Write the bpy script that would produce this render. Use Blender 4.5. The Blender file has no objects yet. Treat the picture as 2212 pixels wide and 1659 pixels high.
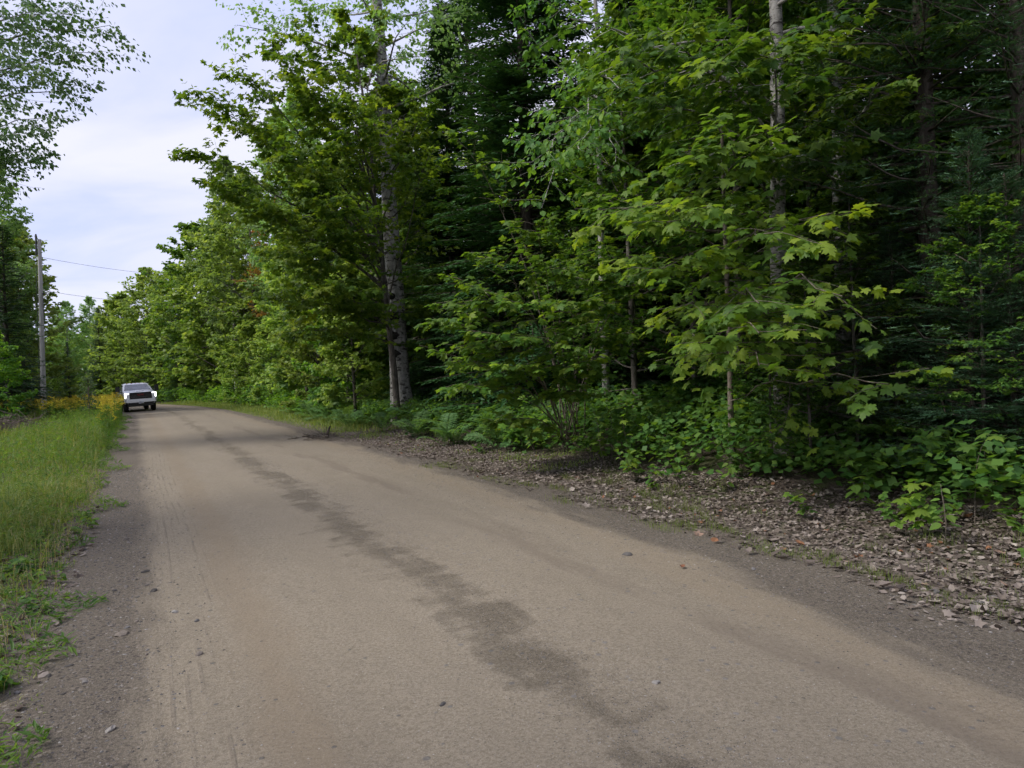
import bpy, math
import numpy as np
from mathutils import Matrix, Vector

# ------------------------------------------------------------------ camera, sky, sun, exposure
scene = bpy.context.scene
col = scene.collection
CAM_H, PITCH, ROLL = 1.6, math.radians(1.0), math.radians(2.3)
F_PX, IMG_W, IMG_H = 1534.0, 2212.0, 1659.0
cd = bpy.data.cameras.new('camera')
cam = bpy.data.objects.new('camera', cd); col.objects.link(cam)
cd.sensor_width = 36.0; cd.lens = 36.0 * F_PX / IMG_W
cd.clip_start = 0.05; cd.clip_end = 3000.0
_fwd = Vector((0, math.cos(PITCH), -math.sin(PITCH)))
_up0 = Vector((0, math.sin(PITCH), math.cos(PITCH)))
_r0 = Vector((1, 0, 0))
_right = _r0 * math.cos(ROLL) - _up0 * math.sin(ROLL)
_up = _r0 * math.sin(ROLL) + _up0 * math.cos(ROLL)
cam.matrix_world = Matrix(((_right.x, _up.x, -_fwd.x, 0), (_right.y, _up.y, -_fwd.y, 0),
                           (_right.z, _up.z, -_fwd.z, CAM_H), (0, 0, 0, 1)))
scene.camera = cam

SUN_EL, SUN_AZ = math.radians(47), math.radians(250)      # compass style: from +Y clockwise
world = bpy.data.worlds.new('World'); scene.world = world; world.use_nodes = True
wn = world.node_tree; wn.nodes.clear()
def W(t, **k):
    n = wn.nodes.new(t)
    for a, b in k.items(): setattr(n, a, b)
    return n
w_out = W('ShaderNodeOutputWorld'); w_mix = W('ShaderNodeMixShader')
w_sky = W('ShaderNodeTexSky', sky_type='NISHITA'); w_sky.sun_disc = False
w_sky.sun_elevation = SUN_EL; w_sky.sun_rotation = SUN_AZ
w_b1 = W('ShaderNodeBackground'); w_b1.inputs[1].default_value = 0.06
wn.links.new(w_sky.outputs[0], w_b1.inputs[0])
w_tc = W('ShaderNodeTexCoord'); w_sep = W('ShaderNodeSeparateXYZ')
wn.links.new(w_tc.outputs['Generated'], w_sep.inputs[0])
w_abs = W('ShaderNodeMath', operation='ABSOLUTE'); wn.links.new(w_sep.outputs[2], w_abs.inputs[0])
w_add = W('ShaderNodeMath', operation='ADD'); w_add.inputs[1].default_value = 0.22
wn.links.new(w_abs.outputs[0], w_add.inputs[0])
w_dx = W('ShaderNodeMath', operation='DIVIDE'); w_dy = W('ShaderNodeMath', operation='DIVIDE')
wn.links.new(w_sep.outputs[0], w_dx.inputs[0]); wn.links.new(w_add.outputs[0], w_dx.inputs[1])
wn.links.new(w_sep.outputs[1], w_dy.inputs[0]); wn.links.new(w_add.outputs[0], w_dy.inputs[1])
w_cmb = W('ShaderNodeCombineXYZ')
wn.links.new(w_dx.outputs[0], w_cmb.inputs[0]); wn.links.new(w_dy.outputs[0], w_cmb.inputs[1])
w_map = W('ShaderNodeMapping'); w_map.inputs['Rotation'].default_value = (0, 0, math.radians(-22))
w_map.inputs['Scale'].default_value = (0.9, 1.7, 1); w_map.inputs['Location'].default_value = (3.1, 1.4, 0)
wn.links.new(w_cmb.outputs[0], w_map.inputs[0])
w_n = W('ShaderNodeTexNoise'); w_n.inputs['Scale'].default_value = 1.3; w_n.inputs['Detail'].default_value = 6
w_n.inputs['Roughness'].default_value = 0.5; w_n.inputs['Distortion'].default_value = 0.35
wn.links.new(w_map.outputs[0], w_n.inputs['Vector'])
w_rmp = W('ShaderNodeValToRGB'); e = w_rmp.color_ramp.elements
e[0].position = 0.34; e[0].color = (0.60, 0.66, 0.97, 1)
e[1].position = 0.62; e[1].color = (0.83, 0.83, 0.97, 1)
_e = e.new(0.48); _e.color = (0.74, 0.76, 0.98, 1)
wn.links.new(w_n.outputs['Fac'], w_rmp.inputs[0])
w_b2 = W('ShaderNodeBackground'); w_b2.inputs[1].default_value = 0.475
wn.links.new(w_rmp.outputs[0], w_b2.inputs[0])
w_mix.inputs[0].default_value = 0.90
wn.links.new(w_b1.outputs[0], w_mix.inputs[1]); wn.links.new(w_b2.outputs[0], w_mix.inputs[2])
wn.links.new(w_mix.outputs[0], w_out.inputs[0])

sl = bpy.data.lights.new('sun', 'SUN'); sun = bpy.data.objects.new('sun', sl); col.objects.link(sun)
sl.energy = 1.5; sl.angle = math.radians(14); sl.color = (1.0, 0.955, 0.88)
_sd = Vector((math.sin(SUN_AZ) * math.cos(SUN_EL), math.cos(SUN_AZ) * math.cos(SUN_EL), math.sin(SUN_EL)))
sun.rotation_euler = _sd.to_track_quat('Z', 'Y').to_euler()
scene.view_settings.view_transform = 'Standard'; scene.view_settings.look = 'None'
scene.view_settings.exposure = 1.3; scene.view_settings.gamma = 1.0
scene.render.engine = 'CYCLES'
cy = scene.cycles
cy.use_denoising = True
cy.max_bounces = 4; cy.diffuse_bounces = 3; cy.glossy_bounces = 1; cy.transmission_bounces = 3; cy.transparent_max_bounces = 4
cy.caustics_reflective = False; cy.caustics_refractive = False
cy.use_adaptive_sampling = True; cy.adaptive_threshold = 0.04

# ------------------------------------------------------------------ road coordinates, terrain
TH = math.radians(28.0)
DV = np.array([-math.sin(TH), math.cos(TH)]); NV = np.array([math.cos(TH), math.sin(TH)])
def shift(s):
    s = np.asarray(s, float)
    q = np.maximum(0, s - 40.0)
    return -0.30 * np.exp(-np.maximum(s, 0) / 4.0) - q * q / 300.0
def st2xy(s, t): return (DV[0] * s + NV[0] * t, DV[1] * s + NV[1] * t)
def xy2st(x, y): return (DV[0] * x + DV[1] * y, NV[0] * x + NV[1] * y)
def smooth(a, b, x):
    q = np.clip((x - a) / (b - a), 0, 1); return q * q * (3 - 2 * q)
def wob(x, y, f, seed=0.0):
    return (np.sin(x * f + 1.3 * seed + 1.7 * np.sin(y * f * 0.83 + seed)) * np.cos(y * f * 1.13 + 2.1 * seed + 1.1 * np.sin(x * f * 0.71)))
def terrain(s, t):
    s = np.asarray(s, float); t = np.asarray(t, float)
    tr = t - shift(s)
    x, y = st2xy(s, t)
    z = 0.05 * np.exp(-((tr - 2.2) / 1.7) ** 2) - 0.05 * math.exp(-(2.2 / 1.7) ** 2)
    z = z - 0.05 * smooth(4.6, 5.6, tr) + 0.34 * smooth(5.8, 9.5, tr) + 0.5 * smooth(12, 30, tr)
    z = z - 0.14 * smooth(-0.7, -2.4, tr) * 1.0 + 0.22 * smooth(-2.6, -6.0, tr) + 0.4 * smooth(-10, -30, tr)
    off = smooth(5.0, 7.0, tr) + smooth(-0.9, -2.2, tr)
    z = z + off * (0.035 * wob(x, y, 2.3, 1.0) + 0.07 * wob(x, y, 0.7, 2.0))
    z = z + smooth(10, 25, np.abs(tr)) * 0.25 * wob(x, y, 0.21, 3.0)
    return z
def terr_xy(x, y): return terrain(*xy2st(x, y))
def colk(u):
    """x/y of the level viewing direction through picture column u (2212 wide)"""
    v = IMG_H / 2 - (0.0)
    for _ in range(6):
        d = pix(u, v); v = v + d[2] / d[1] * F_PX
    return d[0] / d[1]
def pix(u, v):
    a = (u - IMG_W / 2) / F_PX; b = -(v - IMG_H / 2) / F_PX
    d = _right * a + _up * b + _fwd
    return np.array(d)
def P(u, v, depth):
    d = pix(u, v); return d * (depth / d[1]) + np.array([0, 0, CAM_H])
def gxy(u, v):
    d = pix(u, v); k = CAM_H / -d[2]; return d[0] * k, d[1] * k
def col_t(u, t):
    k = colk(u); y = t / (NV[0] * k + NV[1]); return k * y, y
def col_d(u, depth): return colk(u) * depth, depth

# ------------------------------------------------------------------ mesh builder
class B:
    def __init__(self): self.v = []; self.l = []; self.n = []; self.a = []; self.k = 0; self.sm = []; self.mi = []
    def add(self, v, f, a=0.5, smooth=False, mi=0):
        v = np.asarray(v, float).reshape(-1, 3); f = np.asarray(f, np.int64)
        self.v.append(v); self.l.append((f + self.k).ravel()); self.n.append(np.full(len(f), f.shape[1], np.int64))
        self.a.append(np.broadcast_to(np.asarray(a, float), (len(v),)).copy()); self.sm.append(np.full(len(f), smooth)); self.mi.append(np.full(len(f), mi))
        self.k += len(v)
    def mesh(self, name, *mats):
        me = bpy.data.meshes.new(name)
        if not self.v:
            return me
        v = np.concatenate(self.v); l = np.concatenate(self.l); n = np.concatenate(self.n)
        me.vertices.add(len(v)); me.vertices.foreach_set('co', v.astype(np.float32).ravel())
        me.loops.add(len(l)); me.loops.foreach_set('vertex_index', l.astype(np.int32))
        me.polygons.add(len(n)); st = np.concatenate([[0], np.cumsum(n)[:-1]])
        me.polygons.foreach_set('loop_start', st.astype(np.int32))
        me.polygons.foreach_set('loop_total', n.astype(np.int32))
        me.polygons.foreach_set('use_smooth', np.concatenate(self.sm))
        if len(mats) > 1: me.polygons.foreach_set('material_index', np.concatenate(self.mi).astype(np.int32))
        at = me.attributes.new('rnd', 'FLOAT', 'POINT'); at.data.foreach_set('value', np.concatenate(self.a).astype(np.float32))
        me.update(calc_edges=True)
        for m in mats: me.materials.append(m)
        return me
def norm(v):
    v = np.asarray(v, float); return v / np.maximum(np.linalg.norm(v, axis=-1, keepdims=True), 1e-9)
def tube(b, pts, rad, sides=6, a=0.5, cap=False, mi=0):
    pts = np.asarray(pts, float); K = len(pts); rad = np.broadcast_to(np.asarray(rad, float), (K,))
    tg = norm(np.gradient(pts, axis=0))
    ref = np.array([0, 0, 1.0]) if abs(tg[0][2]) < 0.8 else np.array([1.0, 0, 0])
    u = norm(np.cross(tg, ref)); w = np.cross(tg, u)
    an = np.linspace(0, 2 * math.pi, sides, endpoint=False)
    ring = pts[:, None] + rad[:, None, None] * (np.cos(an)[None, :, None] * u[:, None] + np.sin(an)[None, :, None] * w[:, None])
    i = np.arange(K - 1)[:, None] * sides; j = np.arange(sides)[None]; j2 = (j + 1) % sides
    f = np.stack([i + j, i + j2, i + sides + j2, i + sides + j], -1).reshape(-1, 4)
    b.add(ring.reshape(-1, 3), f, a, True, mi)
    if cap:
        for q in (0, K - 1): b.add(ring[q], [list(range(sides))], a, False, mi)
def box(b, lo, hi, mi=0, a=0.5):
    x0, y0, z0 = lo; x1, y1, z1 = hi
    v = [(x0, y0, z0), (x1, y0, z0), (x1, y1, z0), (x0, y1, z0), (x0, y0, z1), (x1, y0, z1), (x1, y1, z1), (x0, y1, z1)]
    b.add(v, [(0, 3, 2, 1), (4, 5, 6, 7), (0, 1, 5, 4), (1, 2, 6, 5), (2, 3, 7, 6), (3, 0, 4, 7)], a, False, mi)
def obj(name, me, parent=None, loc=None, rot=None, sc=None, M=None):
    o = bpy.data.objects.new(name, me); col.objects.link(o)
    if parent is not None: o.parent = parent
    if loc is not None: o.location = [float(q) for q in loc]
    if rot is not None: o.rotation_euler = rot
    if sc is not None: o.scale = (sc, sc, sc) if np.isscalar(sc) else sc
    if M is not None: o.matrix_basis = M
    return o
def tag(o, label=None, cat=None, group=None, kind=None):
    if label: o['label'] = label
    if cat: o['category'] = cat
    if group: o['group'] = group
    if kind: o['kind'] = kind
    return o

# ------------------------------------------------------------------ materials
class N:
    def __init__(self, name):
        self.m = bpy.data.materials.new(name); self.m.use_nodes = True; self.t = self.m.node_tree
        self.t.nodes.clear(); self.out = self('ShaderNodeOutputMaterial')
    def __call__(self, typ, ins=None, **k):
        n = self.t.nodes.new(typ)
        for a, b in k.items(): setattr(n, a, b)
        for a, b in (ins or {}).items():
            s = n.inputs[a]
            if hasattr(b, 'is_linked') or isinstance(b, bpy.types.NodeSocket): self.t.links.new(b, s)
            else: s.default_value = b
        return n
    def math(self, op, a, b=None, c=None, clamp=False):
        n = self.t.nodes.new('ShaderNodeMath'); n.operation = op; n.use_clamp = clamp
        for i, q in enumerate((a, b, c)):
            if q is None: continue
            if isinstance(q, bpy.types.NodeSocket): self.t.links.new(q, n.inputs[i])
            else: n.inputs[i].default_value = q
        return n.outputs[0]
    def ramp(self, fac, *stops):
        n = self.t.nodes.new('ShaderNodeValToRGB'); el = n.color_ramp.elements
        while len(el) < len(stops): el.new(0.5)
        for q, (p, c) in zip(el, stops):
            q.position = p; q.color = (*c, 1) if len(c) == 3 else c
        self.t.links.new(fac, n.inputs[0]); return n.outputs[0]
    def mix(self, f, a, b, mode='MIX'):
        n = self.t.nodes.new('ShaderNodeMix'); n.data_type = 'RGBA'; n.blend_type = mode
        for i, q in ((0, f), (6, a), (7, b)):
            if isinstance(q, bpy.types.NodeSocket): self.t.links.new(q, n.inputs[i])
            else: n.inputs[i].default_value = q if i == 0 else ((*q, 1) if len(q) == 3 else q)
        return n.outputs[2]
    def noise(self, vec, scale, detail=3, rough=0.5, dist=0.0):
        ins = {'Scale': scale, 'Detail': detail, 'Roughness': rough, 'Distortion': dist}
        if vec is not None: ins['Vector'] = vec
        return self('ShaderNodeTexNoise', ins).outputs['Fac']
    def mapr(self, v, a, b, c=0.0, d=1.0):
        n = self('ShaderNodeMapRange', {0: v, 1: a, 2: b, 3: c, 4: d}, interpolation_type='SMOOTHSTEP'); return n.outputs[0]
    def surf(self, s): self.t.links.new(s, self.out.inputs[0]); return self.m
    def bsdf(self, colr, rough=0.6, spec=0.3, normal=None, **k):
        ins = {'Base Color': (*colr, 1) if isinstance(colr, tuple) and len(colr) == 3 else colr, 'Roughness': rough, 'Specular IOR Level': spec}
        if normal is not None: ins['Normal'] = normal
        ins.update(k)
        return self('ShaderNodeBsdfPrincipled', ins).outputs[0]
    def bump(self, h, strength, dist):
        return self('ShaderNodeBump', {'Height': h, 'Strength': strength, 'Distance': dist}).outputs[0]

def leaf_mat(name, stops, trans=0.48, tcol=(1.6, 1.5, 0.5), spec=0.25, rough=0.5, var=0.22):
    n = N(name)
    a = n('ShaderNodeAttribute', attribute_name='rnd').outputs['Fac']
    c = n.ramp(a, *stops)
    rn = n('ShaderNodeObjectInfo').outputs['Random']
    hv = n('ShaderNodeHueSaturation', {'Hue': n.math('MULTIPLY_ADD', rn, 0.02, 0.49), 'Saturation': 1.0, 'Value': n.math('MULTIPLY_ADD', rn, 2 * var, 1 - var), 'Color': c}).outputs[0]
    p = n.bsdf(hv, rough, spec)
    tc = n.mix(1.0, hv, tcol, 'MULTIPLY')
    t = n('ShaderNodeBsdfTranslucent', {'Color': tc}).outputs[0]
    return n.surf(n('ShaderNodeMixShader', {0: trans, 1: p, 2: t}).outputs[0])
M = {}
M['maple'] = leaf_mat('maple_leaf', ((0.0, (0.056, 0.130, 0.030)), (0.5, (0.115, 0.230, 0.038)), (1.0, (0.27, 0.38, 0.05))), trans=0.52, tcol=(1.55, 1.5, 0.5))
M['maple_y'] = leaf_mat('bright_maple_leaf', ((0.0, (0.12, 0.205, 0.060)), (0.5, (0.235, 0.335, 0.080)), (1.0, (0.38, 0.45, 0.10))), trans=0.5, tcol=(1.35, 1.35, 0.6))
M['maple_shaded'] = leaf_mat('shaded_maple_leaf', ((0.0, (0.036, 0.085, 0.022)), (0.5, (0.072, 0.150, 0.028)), (1.0, (0.20, 0.29, 0.040))), trans=0.45, tcol=(1.5, 1.5, 0.5))  # maple leaf darkened, the shade of the near wood put into its colour
M['aspen'] = leaf_mat('aspen_leaf', ((0.0, (0.055, 0.105, 0.045)), (0.5, (0.090, 0.155, 0.055)), (1.0, (0.16, 0.22, 0.09))), trans=0.32, tcol=(1.2, 1.4, 0.6), spec=0.4)
M['aspen_far'] = leaf_mat('pale_aspen_leaf', ((0.0, (0.115, 0.20, 0.07)), (0.5, (0.20, 0.31, 0.105)), (1.0, (0.30, 0.40, 0.15))), tcol=(1.3, 1.4, 0.6), spec=0.35)
M['conifer'] = leaf_mat('hemlock_needle', ((0.0, (0.020, 0.060, 0.022)), (0.5, (0.036, 0.095, 0.030)), (1.0, (0.075, 0.150, 0.035))), trans=0.15)
M['fir'] = leaf_mat('fir_needle', ((0.0, (0.030, 0.075, 0.040)), (0.5, (0.065, 0.135, 0.070)), (1.0, (0.15, 0.25, 0.14))), trans=0.12)
M['under'] = leaf_mat('undergrowth_leaf', ((0.0, (0.050, 0.130, 0.035)), (0.5, (0.100, 0.200, 0.045)), (1.0, (0.190, 0.300, 0.050))))
M['fern'] = leaf_mat('fern_leaf', ((0.0, (0.07, 0.16, 0.065)), (0.5, (0.14, 0.26, 0.10)), (1.0, (0.22, 0.34, 0.13))))
M['grass'] = leaf_mat('grass_blade', ((0.0, (0.085, 0.14, 0.035)), (0.45, (0.165, 0.225, 0.06)), (0.75, (0.26, 0.285, 0.09)), (1.0, (0.40, 0.35, 0.18))), trans=0.35)
M['gold'] = leaf_mat('goldenrod_flower', ((0.0, (0.38, 0.34, 0.03)), (0.6, (0.58, 0.50, 0.04)), (1.0, (0.70, 0.62, 0.08))), trans=0.3, tcol=(1.1, 1.0, 0.6))
M['autumn'] = leaf_mat('turning_leaf', ((0.0, (0.10, 0.14, 0.03)), (0.5, (0.24, 0.17, 0.04)), (1.0, (0.32, 0.14, 0.05))))
M['litter'] = leaf_mat('dead_leaf', ((0.0, (0.075, 0.060, 0.050)), (0.35, (0.175, 0.143, 0.120)), (0.70, (0.290, 0.245, 0.212)), (0.92, (0.38, 0.335, 0.295)), (1.0, (0.26, 0.13, 0.07))), trans=0.15, tcol=(1, 0.9, 0.8), spec=0.2, rough=0.7)

def bark_mat(name, c0, c1, c2, scale=6.0, stretch=0.25, blot=None, bump=0.6, moss=0.0):
    n = N(name); tc = n('ShaderNodeTexCoord').outputs['Object']
    mp = n('ShaderNodeMapping', {'Vector': tc, 'Scale': (1, 1, stretch)}).outputs[0]
    a = n.noise(mp, scale, 6, 0.65, 0.6); b_ = n.noise(tc, 2.2, 4, 0.6)
    c = n.ramp(a, (0.30, c0), (0.52, c1), (0.72, c2))
    if blot:
        mp2 = n('ShaderNodeMapping', {'Vector': tc, 'Scale': (1, 1, blot[1])}).outputs[0]
        k = n.noise(mp2, blot[0], 5, 0.6, 0.4)
        c = n.mix(n.mapr(k, 0.52, 0.62), c, blot[2])
    c = n.mix(n.mapr(b_, 0.55, 0.75, 0, 0.5), c, (0.10, 0.11, 0.085))
    nb = n.bump(a, bump, 0.03)
    return n.surf(n.bsdf(c, 0.85, 0.15, nb))
M['bark_aspen'] = bark_mat('aspen_bark', (0.10, 0.095, 0.085), (0.30, 0.29, 0.265), (0.42, 0.41, 0.38), 9, 0.5, (5.0, 2.2, (0.055, 0.05, 0.045)))
M['bark_birch'] = bark_mat('birch_bark', (0.13, 0.12, 0.11), (0.34, 0.32, 0.29), (0.46, 0.44, 0.40), 10, 1.2, (7.0, 3.0, (0.07, 0.06, 0.055)), 0.3)
M['bark_maple'] = bark_mat('maple_bark', (0.045, 0.04, 0.034), (0.12, 0.105, 0.09), (0.24, 0.22, 0.20), 12, 0.2, (4.0, 1.0, (0.06, 0.055, 0.045)))
M['bark_con'] = bark_mat('conifer_bark', (0.03, 0.024, 0.02), (0.075, 0.06, 0.05), (0.14, 0.12, 0.10), 14, 0.3, None, 0.9)
M['twig'] = bark_mat('twig_bark', (0.06, 0.05, 0.04), (0.15, 0.125, 0.10), (0.26, 0.23, 0.20), 18, 0.4, None, 0.2)
M['dead_wood'] = bark_mat('dead_wood', (0.16, 0.14, 0.12), (0.30, 0.27, 0.24), (0.48, 0.45, 0.41), 14, 0.3, None, 0.4)
M['burl'] = bark_mat('black_knot', (0.012, 0.011, 0.010), (0.03, 0.027, 0.024), (0.07, 0.063, 0.055), 22, 1.0, None, 1.0)
n = N('pole_wood'); tc = n('ShaderNodeTexCoord').outputs['Object']
mp = n('ShaderNodeMapping', {'Vector': tc, 'Scale': (1, 1, 0.04)}).outputs[0]
a = n.noise(mp, 30, 5, 0.65)
c = n.ramp(a, (0.3, (0.24, 0.23, 0.215)), (0.55, (0.38, 0.37, 0.355)), (0.75, (0.50, 0.49, 0.47)))
M['pole'] = n.surf(n.bsdf(c, 0.85, 0.15, n.bump(a, 0.5, 0.01)))
def plain(name, c, rough=0.5, metal=0.0, spec=0.5, **k):
    n = N(name); tc = n('ShaderNodeTexCoord').outputs['Object']
    v = n.noise(tc, 7.0, 3)
    cc = n.mix(n.mapr(v, 0.3, 0.7), tuple(q * 0.88 for q in c), tuple(min(1, q * 1.06) for q in c))
    return n.surf(n.bsdf(cc, rough, spec, None, Metallic=metal, **k))
M['dark_metal'] = plain('dark_iron', (0.05, 0.05, 0.05), 0.6, 0.4)
M['wire'] = plain('wire_aluminium', (0.10, 0.10, 0.105), 0.5, 0.5)
n = N('stone'); tc = n('ShaderNodeTexCoord').outputs['Object']; rn = n('ShaderNodeObjectInfo').outputs['Random']
a = n('ShaderNodeAttribute', attribute_name='rnd').outputs['Fac']
q = n.math('FRACT', n.math('ADD', a, rn))
c = n.ramp(q, (0.0, (0.035, 0.033, 0.032)), (0.35, (0.075, 0.07, 0.068)), (0.6, (0.13, 0.127, 0.13)), (0.85, (0.17, 0.14, 0.115)), (0.97, (0.30, 0.285, 0.27)))
v = n.noise(tc, 45.0, 4)
c = n.mix(n.mapr(v, 0.35, 0.7), c, n.mix(0.4, c, (0.20, 0.175, 0.145)))
M['stone'] = n.surf(n.bsdf(c, 0.8, 0.25, n.bump(v, 0.3, 0.01)))

# ------------------------------------------------------------------ ground and road sheets
def grid_sheet(name, ss, ts, z_of, mat, relative):
    S, T = np.meshgrid(ss, ts, indexing='ij')
    TT = T + shift(S) if relative else T
    x, y = st2xy(S, TT); z = z_of(S, TT)
    v = np.stack([x, y, z], -1).reshape(-1, 3); nt = len(ts)
    i = np.arange(len(ss) - 1)[:, None] * nt; j = np.arange(nt - 1)[None]
    f = np.stack([i + j, i + j + 1, i + nt + j + 1, i + nt + j], -1).reshape(-1, 4)[:, ::-1]
    b = B(); b.add(v, f, 0.5, True); me = b.mesh(name, mat)
    uv = np.stack([S, TT - shift(S)], -1).reshape(-1, 2)
    lay = me.uv_layers.new(name='road'); li = np.empty(len(me.loops), np.int32); me.loops.foreach_get('vertex_index', li)
    lay.data.foreach_set('uv', uv[li].astype(np.float32).ravel())
    return obj(name, me)

# ground: soil, moss, needles and thin grass by place along and across the road
n = N('forest_soil'); uv = n('ShaderNodeUVMap', uv_map='road').outputs[0]
geo = n('ShaderNodeNewGeometry').outputs['Position']
sp = n('ShaderNodeSeparateXYZ', {0: uv}); t_ = sp.outputs[1]
a = n.noise(geo, 3.0, 6, 0.65); f_ = n.noise(geo, 60.0, 4, 0.7)
soil = n.ramp(f_, (0.25, (0.044, 0.034, 0.027)), (0.5, (0.096, 0.076, 0.062)), (0.75, (0.176, 0.144, 0.120)))
grs = n.ramp(f_, (0.25, (0.036, 0.052, 0.016)), (0.5, (0.068, 0.092, 0.028)), (0.8, (0.128, 0.136, 0.056)))
c = n.mix(n.mapr(a, 0.45, 0.6, 0, 0.7), soil, grs)
lf = n.mapr(n.math('ADD', t_, n.math('MULTIPLY', a, 1.6)), -0.6, -1.6)
c = n.mix(n.math('MULTIPLY', lf, 0.8), c, grs)
wash = n.math('MULTIPLY', n.mapr(n.math('ADD', t_, n.math('MULTIPLY', n.math('SUBTRACT', a, 0.5), 1.4)), -1.25, -0.75), n.mapr(t_, 6.4, 5.4))
c = n.mix(n.math('MULTIPLY', wash, 0.9), c, n.ramp(f_, (0.28, (0.092, 0.078, 0.062)), (0.5, (0.180, 0.154, 0.124)), (0.72, (0.280, 0.245, 0.200))))
M['soil'] = n.surf(n.bsdf(c, 0.95, 0.1, n.bump(f_, 0.8, 0.03)))
ss = np.concatenate([np.linspace(-60, -8, 14), np.arange(-6, 30, 0.4), np.arange(30, 90, 1.5), np.linspace(92, 200, 28), np.linspace(230, 1600, 14)])
ts = np.concatenate([np.linspace(-1500, -120, 12), np.linspace(-100, -22, 20), np.arange(-20, 22, 0.5), np.linspace(23, 100, 24), np.linspace(130, 1500, 12)])
g = grid_sheet('ground', ss, ts, lambda s, t: terrain(s, t) - 0.012 * smooth(0.6, 0.0, np.abs(t - shift(s) - 2.0) - 2.6), M['soil'], False)
tag(g, kind='structure')

# road: packed sandy dirt with gravel shoulders, loose gravel ridge, tyre lines
n = N('dirt_road'); uv = n('ShaderNodeUVMap', uv_map='road').outputs[0]
geo = n('ShaderNodeNewGeometry').outputs['Position']
sp = n('ShaderNodeSeparateXYZ', {0: uv}); s_, t_ = sp.outputs[0], sp.outputs[1]
flow = n('ShaderNodeCombineXYZ', {0: n.math('MULTIPLY', s_, 0.35), 1: n.math('MULTIPLY', t_, 1.6), 2: 0.0}).outputs[0]
big = n.noise(flow, 1.1, 4, 0.55); mid = n.noise(flow, 4.0, 5, 0.6, 0.3); fine = n.noise(geo, 55.0, 4, 0.75); grit = n.noise(geo, 190.0, 2, 0.6)
wavy = n.noise(flow, 2.2, 3, 0.5)
tan = n.ramp(big, (0.30, (0.222, 0.188, 0.141)), (0.55, (0.245, 0.208, 0.157)), (0.75, (0.264, 0.226, 0.173)))
tan = n.mix(n.mapr(fine, 0.32, 0.62, 0.75, 0.0), tan, (0.125, 0.102, 0.074))
tan = n.mix(n.mapr(grit, 0.52, 0.68, 0.0, 0.65), tan, (0.360, 0.315, 0.245))
grv = n.ramp(n.math('ADD', n.math('MULTIPLY', fine, 0.55), n.math('MULTIPLY', grit, 0.45)), (0.32, (0.066, 0.055, 0.043)), (0.5, (0.146, 0.123, 0.097)), (0.66, (0.285, 0.245, 0.200)))
gv = n('ShaderNodeTexVoronoi', {'Vector': geo, 'Scale': 34.0}); gc = n('ShaderNodeSeparateColor', {0: gv.outputs['Color']})
gst = n.math('MULTIPLY', n.mapr(n.math('ADD', gv.outputs['Distance'], n.math('MULTIPLY', gc.outputs[1], 0.2)), 0.52, 0.36), n.math('GREATER_THAN', gc.outputs[0], 0.45))
grv = n.mix(n.math('MULTIPLY', gst, 0.8), grv, n.ramp(gc.outputs[2], (0.0, (0.048, 0.040, 0.036)), (0.5, (0.108, 0.094, 0.082)), (0.85, (0.19, 0.160, 0.125)), (1.0, (0.32, 0.285, 0.245))))
# gravel shoulders
tw = n.math('ADD', t_, n.math('MULTIPLY_ADD', mid, 0.5, -0.25))
tw2 = n.math('ADD', t_, n.math('MULTIPLY_ADD', wavy, 0.9, -0.45))
eR = n.math('MULTIPLY_ADD', n.math('POWER', 2.71828, n.math('MULTIPLY', s_, -0.25)), -1.2, 4.45)
shR = n.mapr(n.math('SUBTRACT', n.math('ADD', tw2, n.math('MULTIPLY_ADD', mid, 0.25, -0.12)), eR), -0.18, 0.20)
shL = n.mapr(tw, 0.26, -0.06)
sandR = n.mapr(tw, 5.0, 5.5, 0, 0.6)
c = n.mix(shR, tan, grv); c = n.mix(shL, c, grv); c = n.mix(sandR, c, (0.168, 0.140, 0.104))
# orange-tan edges of the packed part
edge = n.math('MULTIPLY', n.mapr(n.math('ABSOLUTE', n.math('SUBTRACT', tw2, n.math('SUBTRACT', eR, 0.25))), 0.35, 0.0), 0.25)
c = n.mix(edge, c, (0.212, 0.162, 0.108))
edgeL = n.math('MULTIPLY', n.mapr(n.math('ABSOLUTE', n.math('SUBTRACT', tw, 0.72)), 0.30, 0.0), 0.40)
c = n.mix(edgeL, c, (0.200, 0.154, 0.104))
# loose gravel ridge down the middle, ragged
scal = n.math('PINGPONG', n.math('ADD', s_, n.math('MULTIPLY', mid, 1.2)), 0.9)
wid = n.math('ADD', n.math('MULTIPLY_ADD', wavy, 0.75, -0.21), n.math('MULTIPLY', scal, 0.06))
rd = n.math('SUBTRACT', wid, n.math('ABSOLUTE', n.math('SUBTRACT', t_, n.math('MULTIPLY_ADD', n.noise(n('ShaderNodeCombineXYZ', {0: s_, 1: 0.0, 2: 0.0}).outputs[0], 0.35, 2), 0.55, 1.68))))
fing = n.noise(n('ShaderNodeCombineXYZ', {0: n.math('MULTIPLY', s_, 2.6), 1: n.math('MULTIPLY', t_, 0.8), 2: 0.0}).outputs[0], 1.6, 4, 0.6)
soft = n.noise(geo, 9.0, 4, 0.65)
ridge = n.mapr(n.math('ADD', n.math('ADD', rd, n.math('MULTIPLY_ADD', fing, 0.75, -0.35)), n.math('MULTIPLY_ADD', soft, 0.40, -0.20)), -0.12, 0.26)
hole = n.mapr(n.noise(geo, 1.9, 4, 0.6), 0.66, 0.50, 0.25, 1.0)
ridge = n.math('MULTIPLY', n.math('MULTIPLY', ridge, hole), n.mapr(n.math('ADD', n.math('MULTIPLY', grit, 0.6), n.math('MULTIPLY', fine, 0.4)), 0.60, 0.44, 0.15, 1.0))
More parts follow.
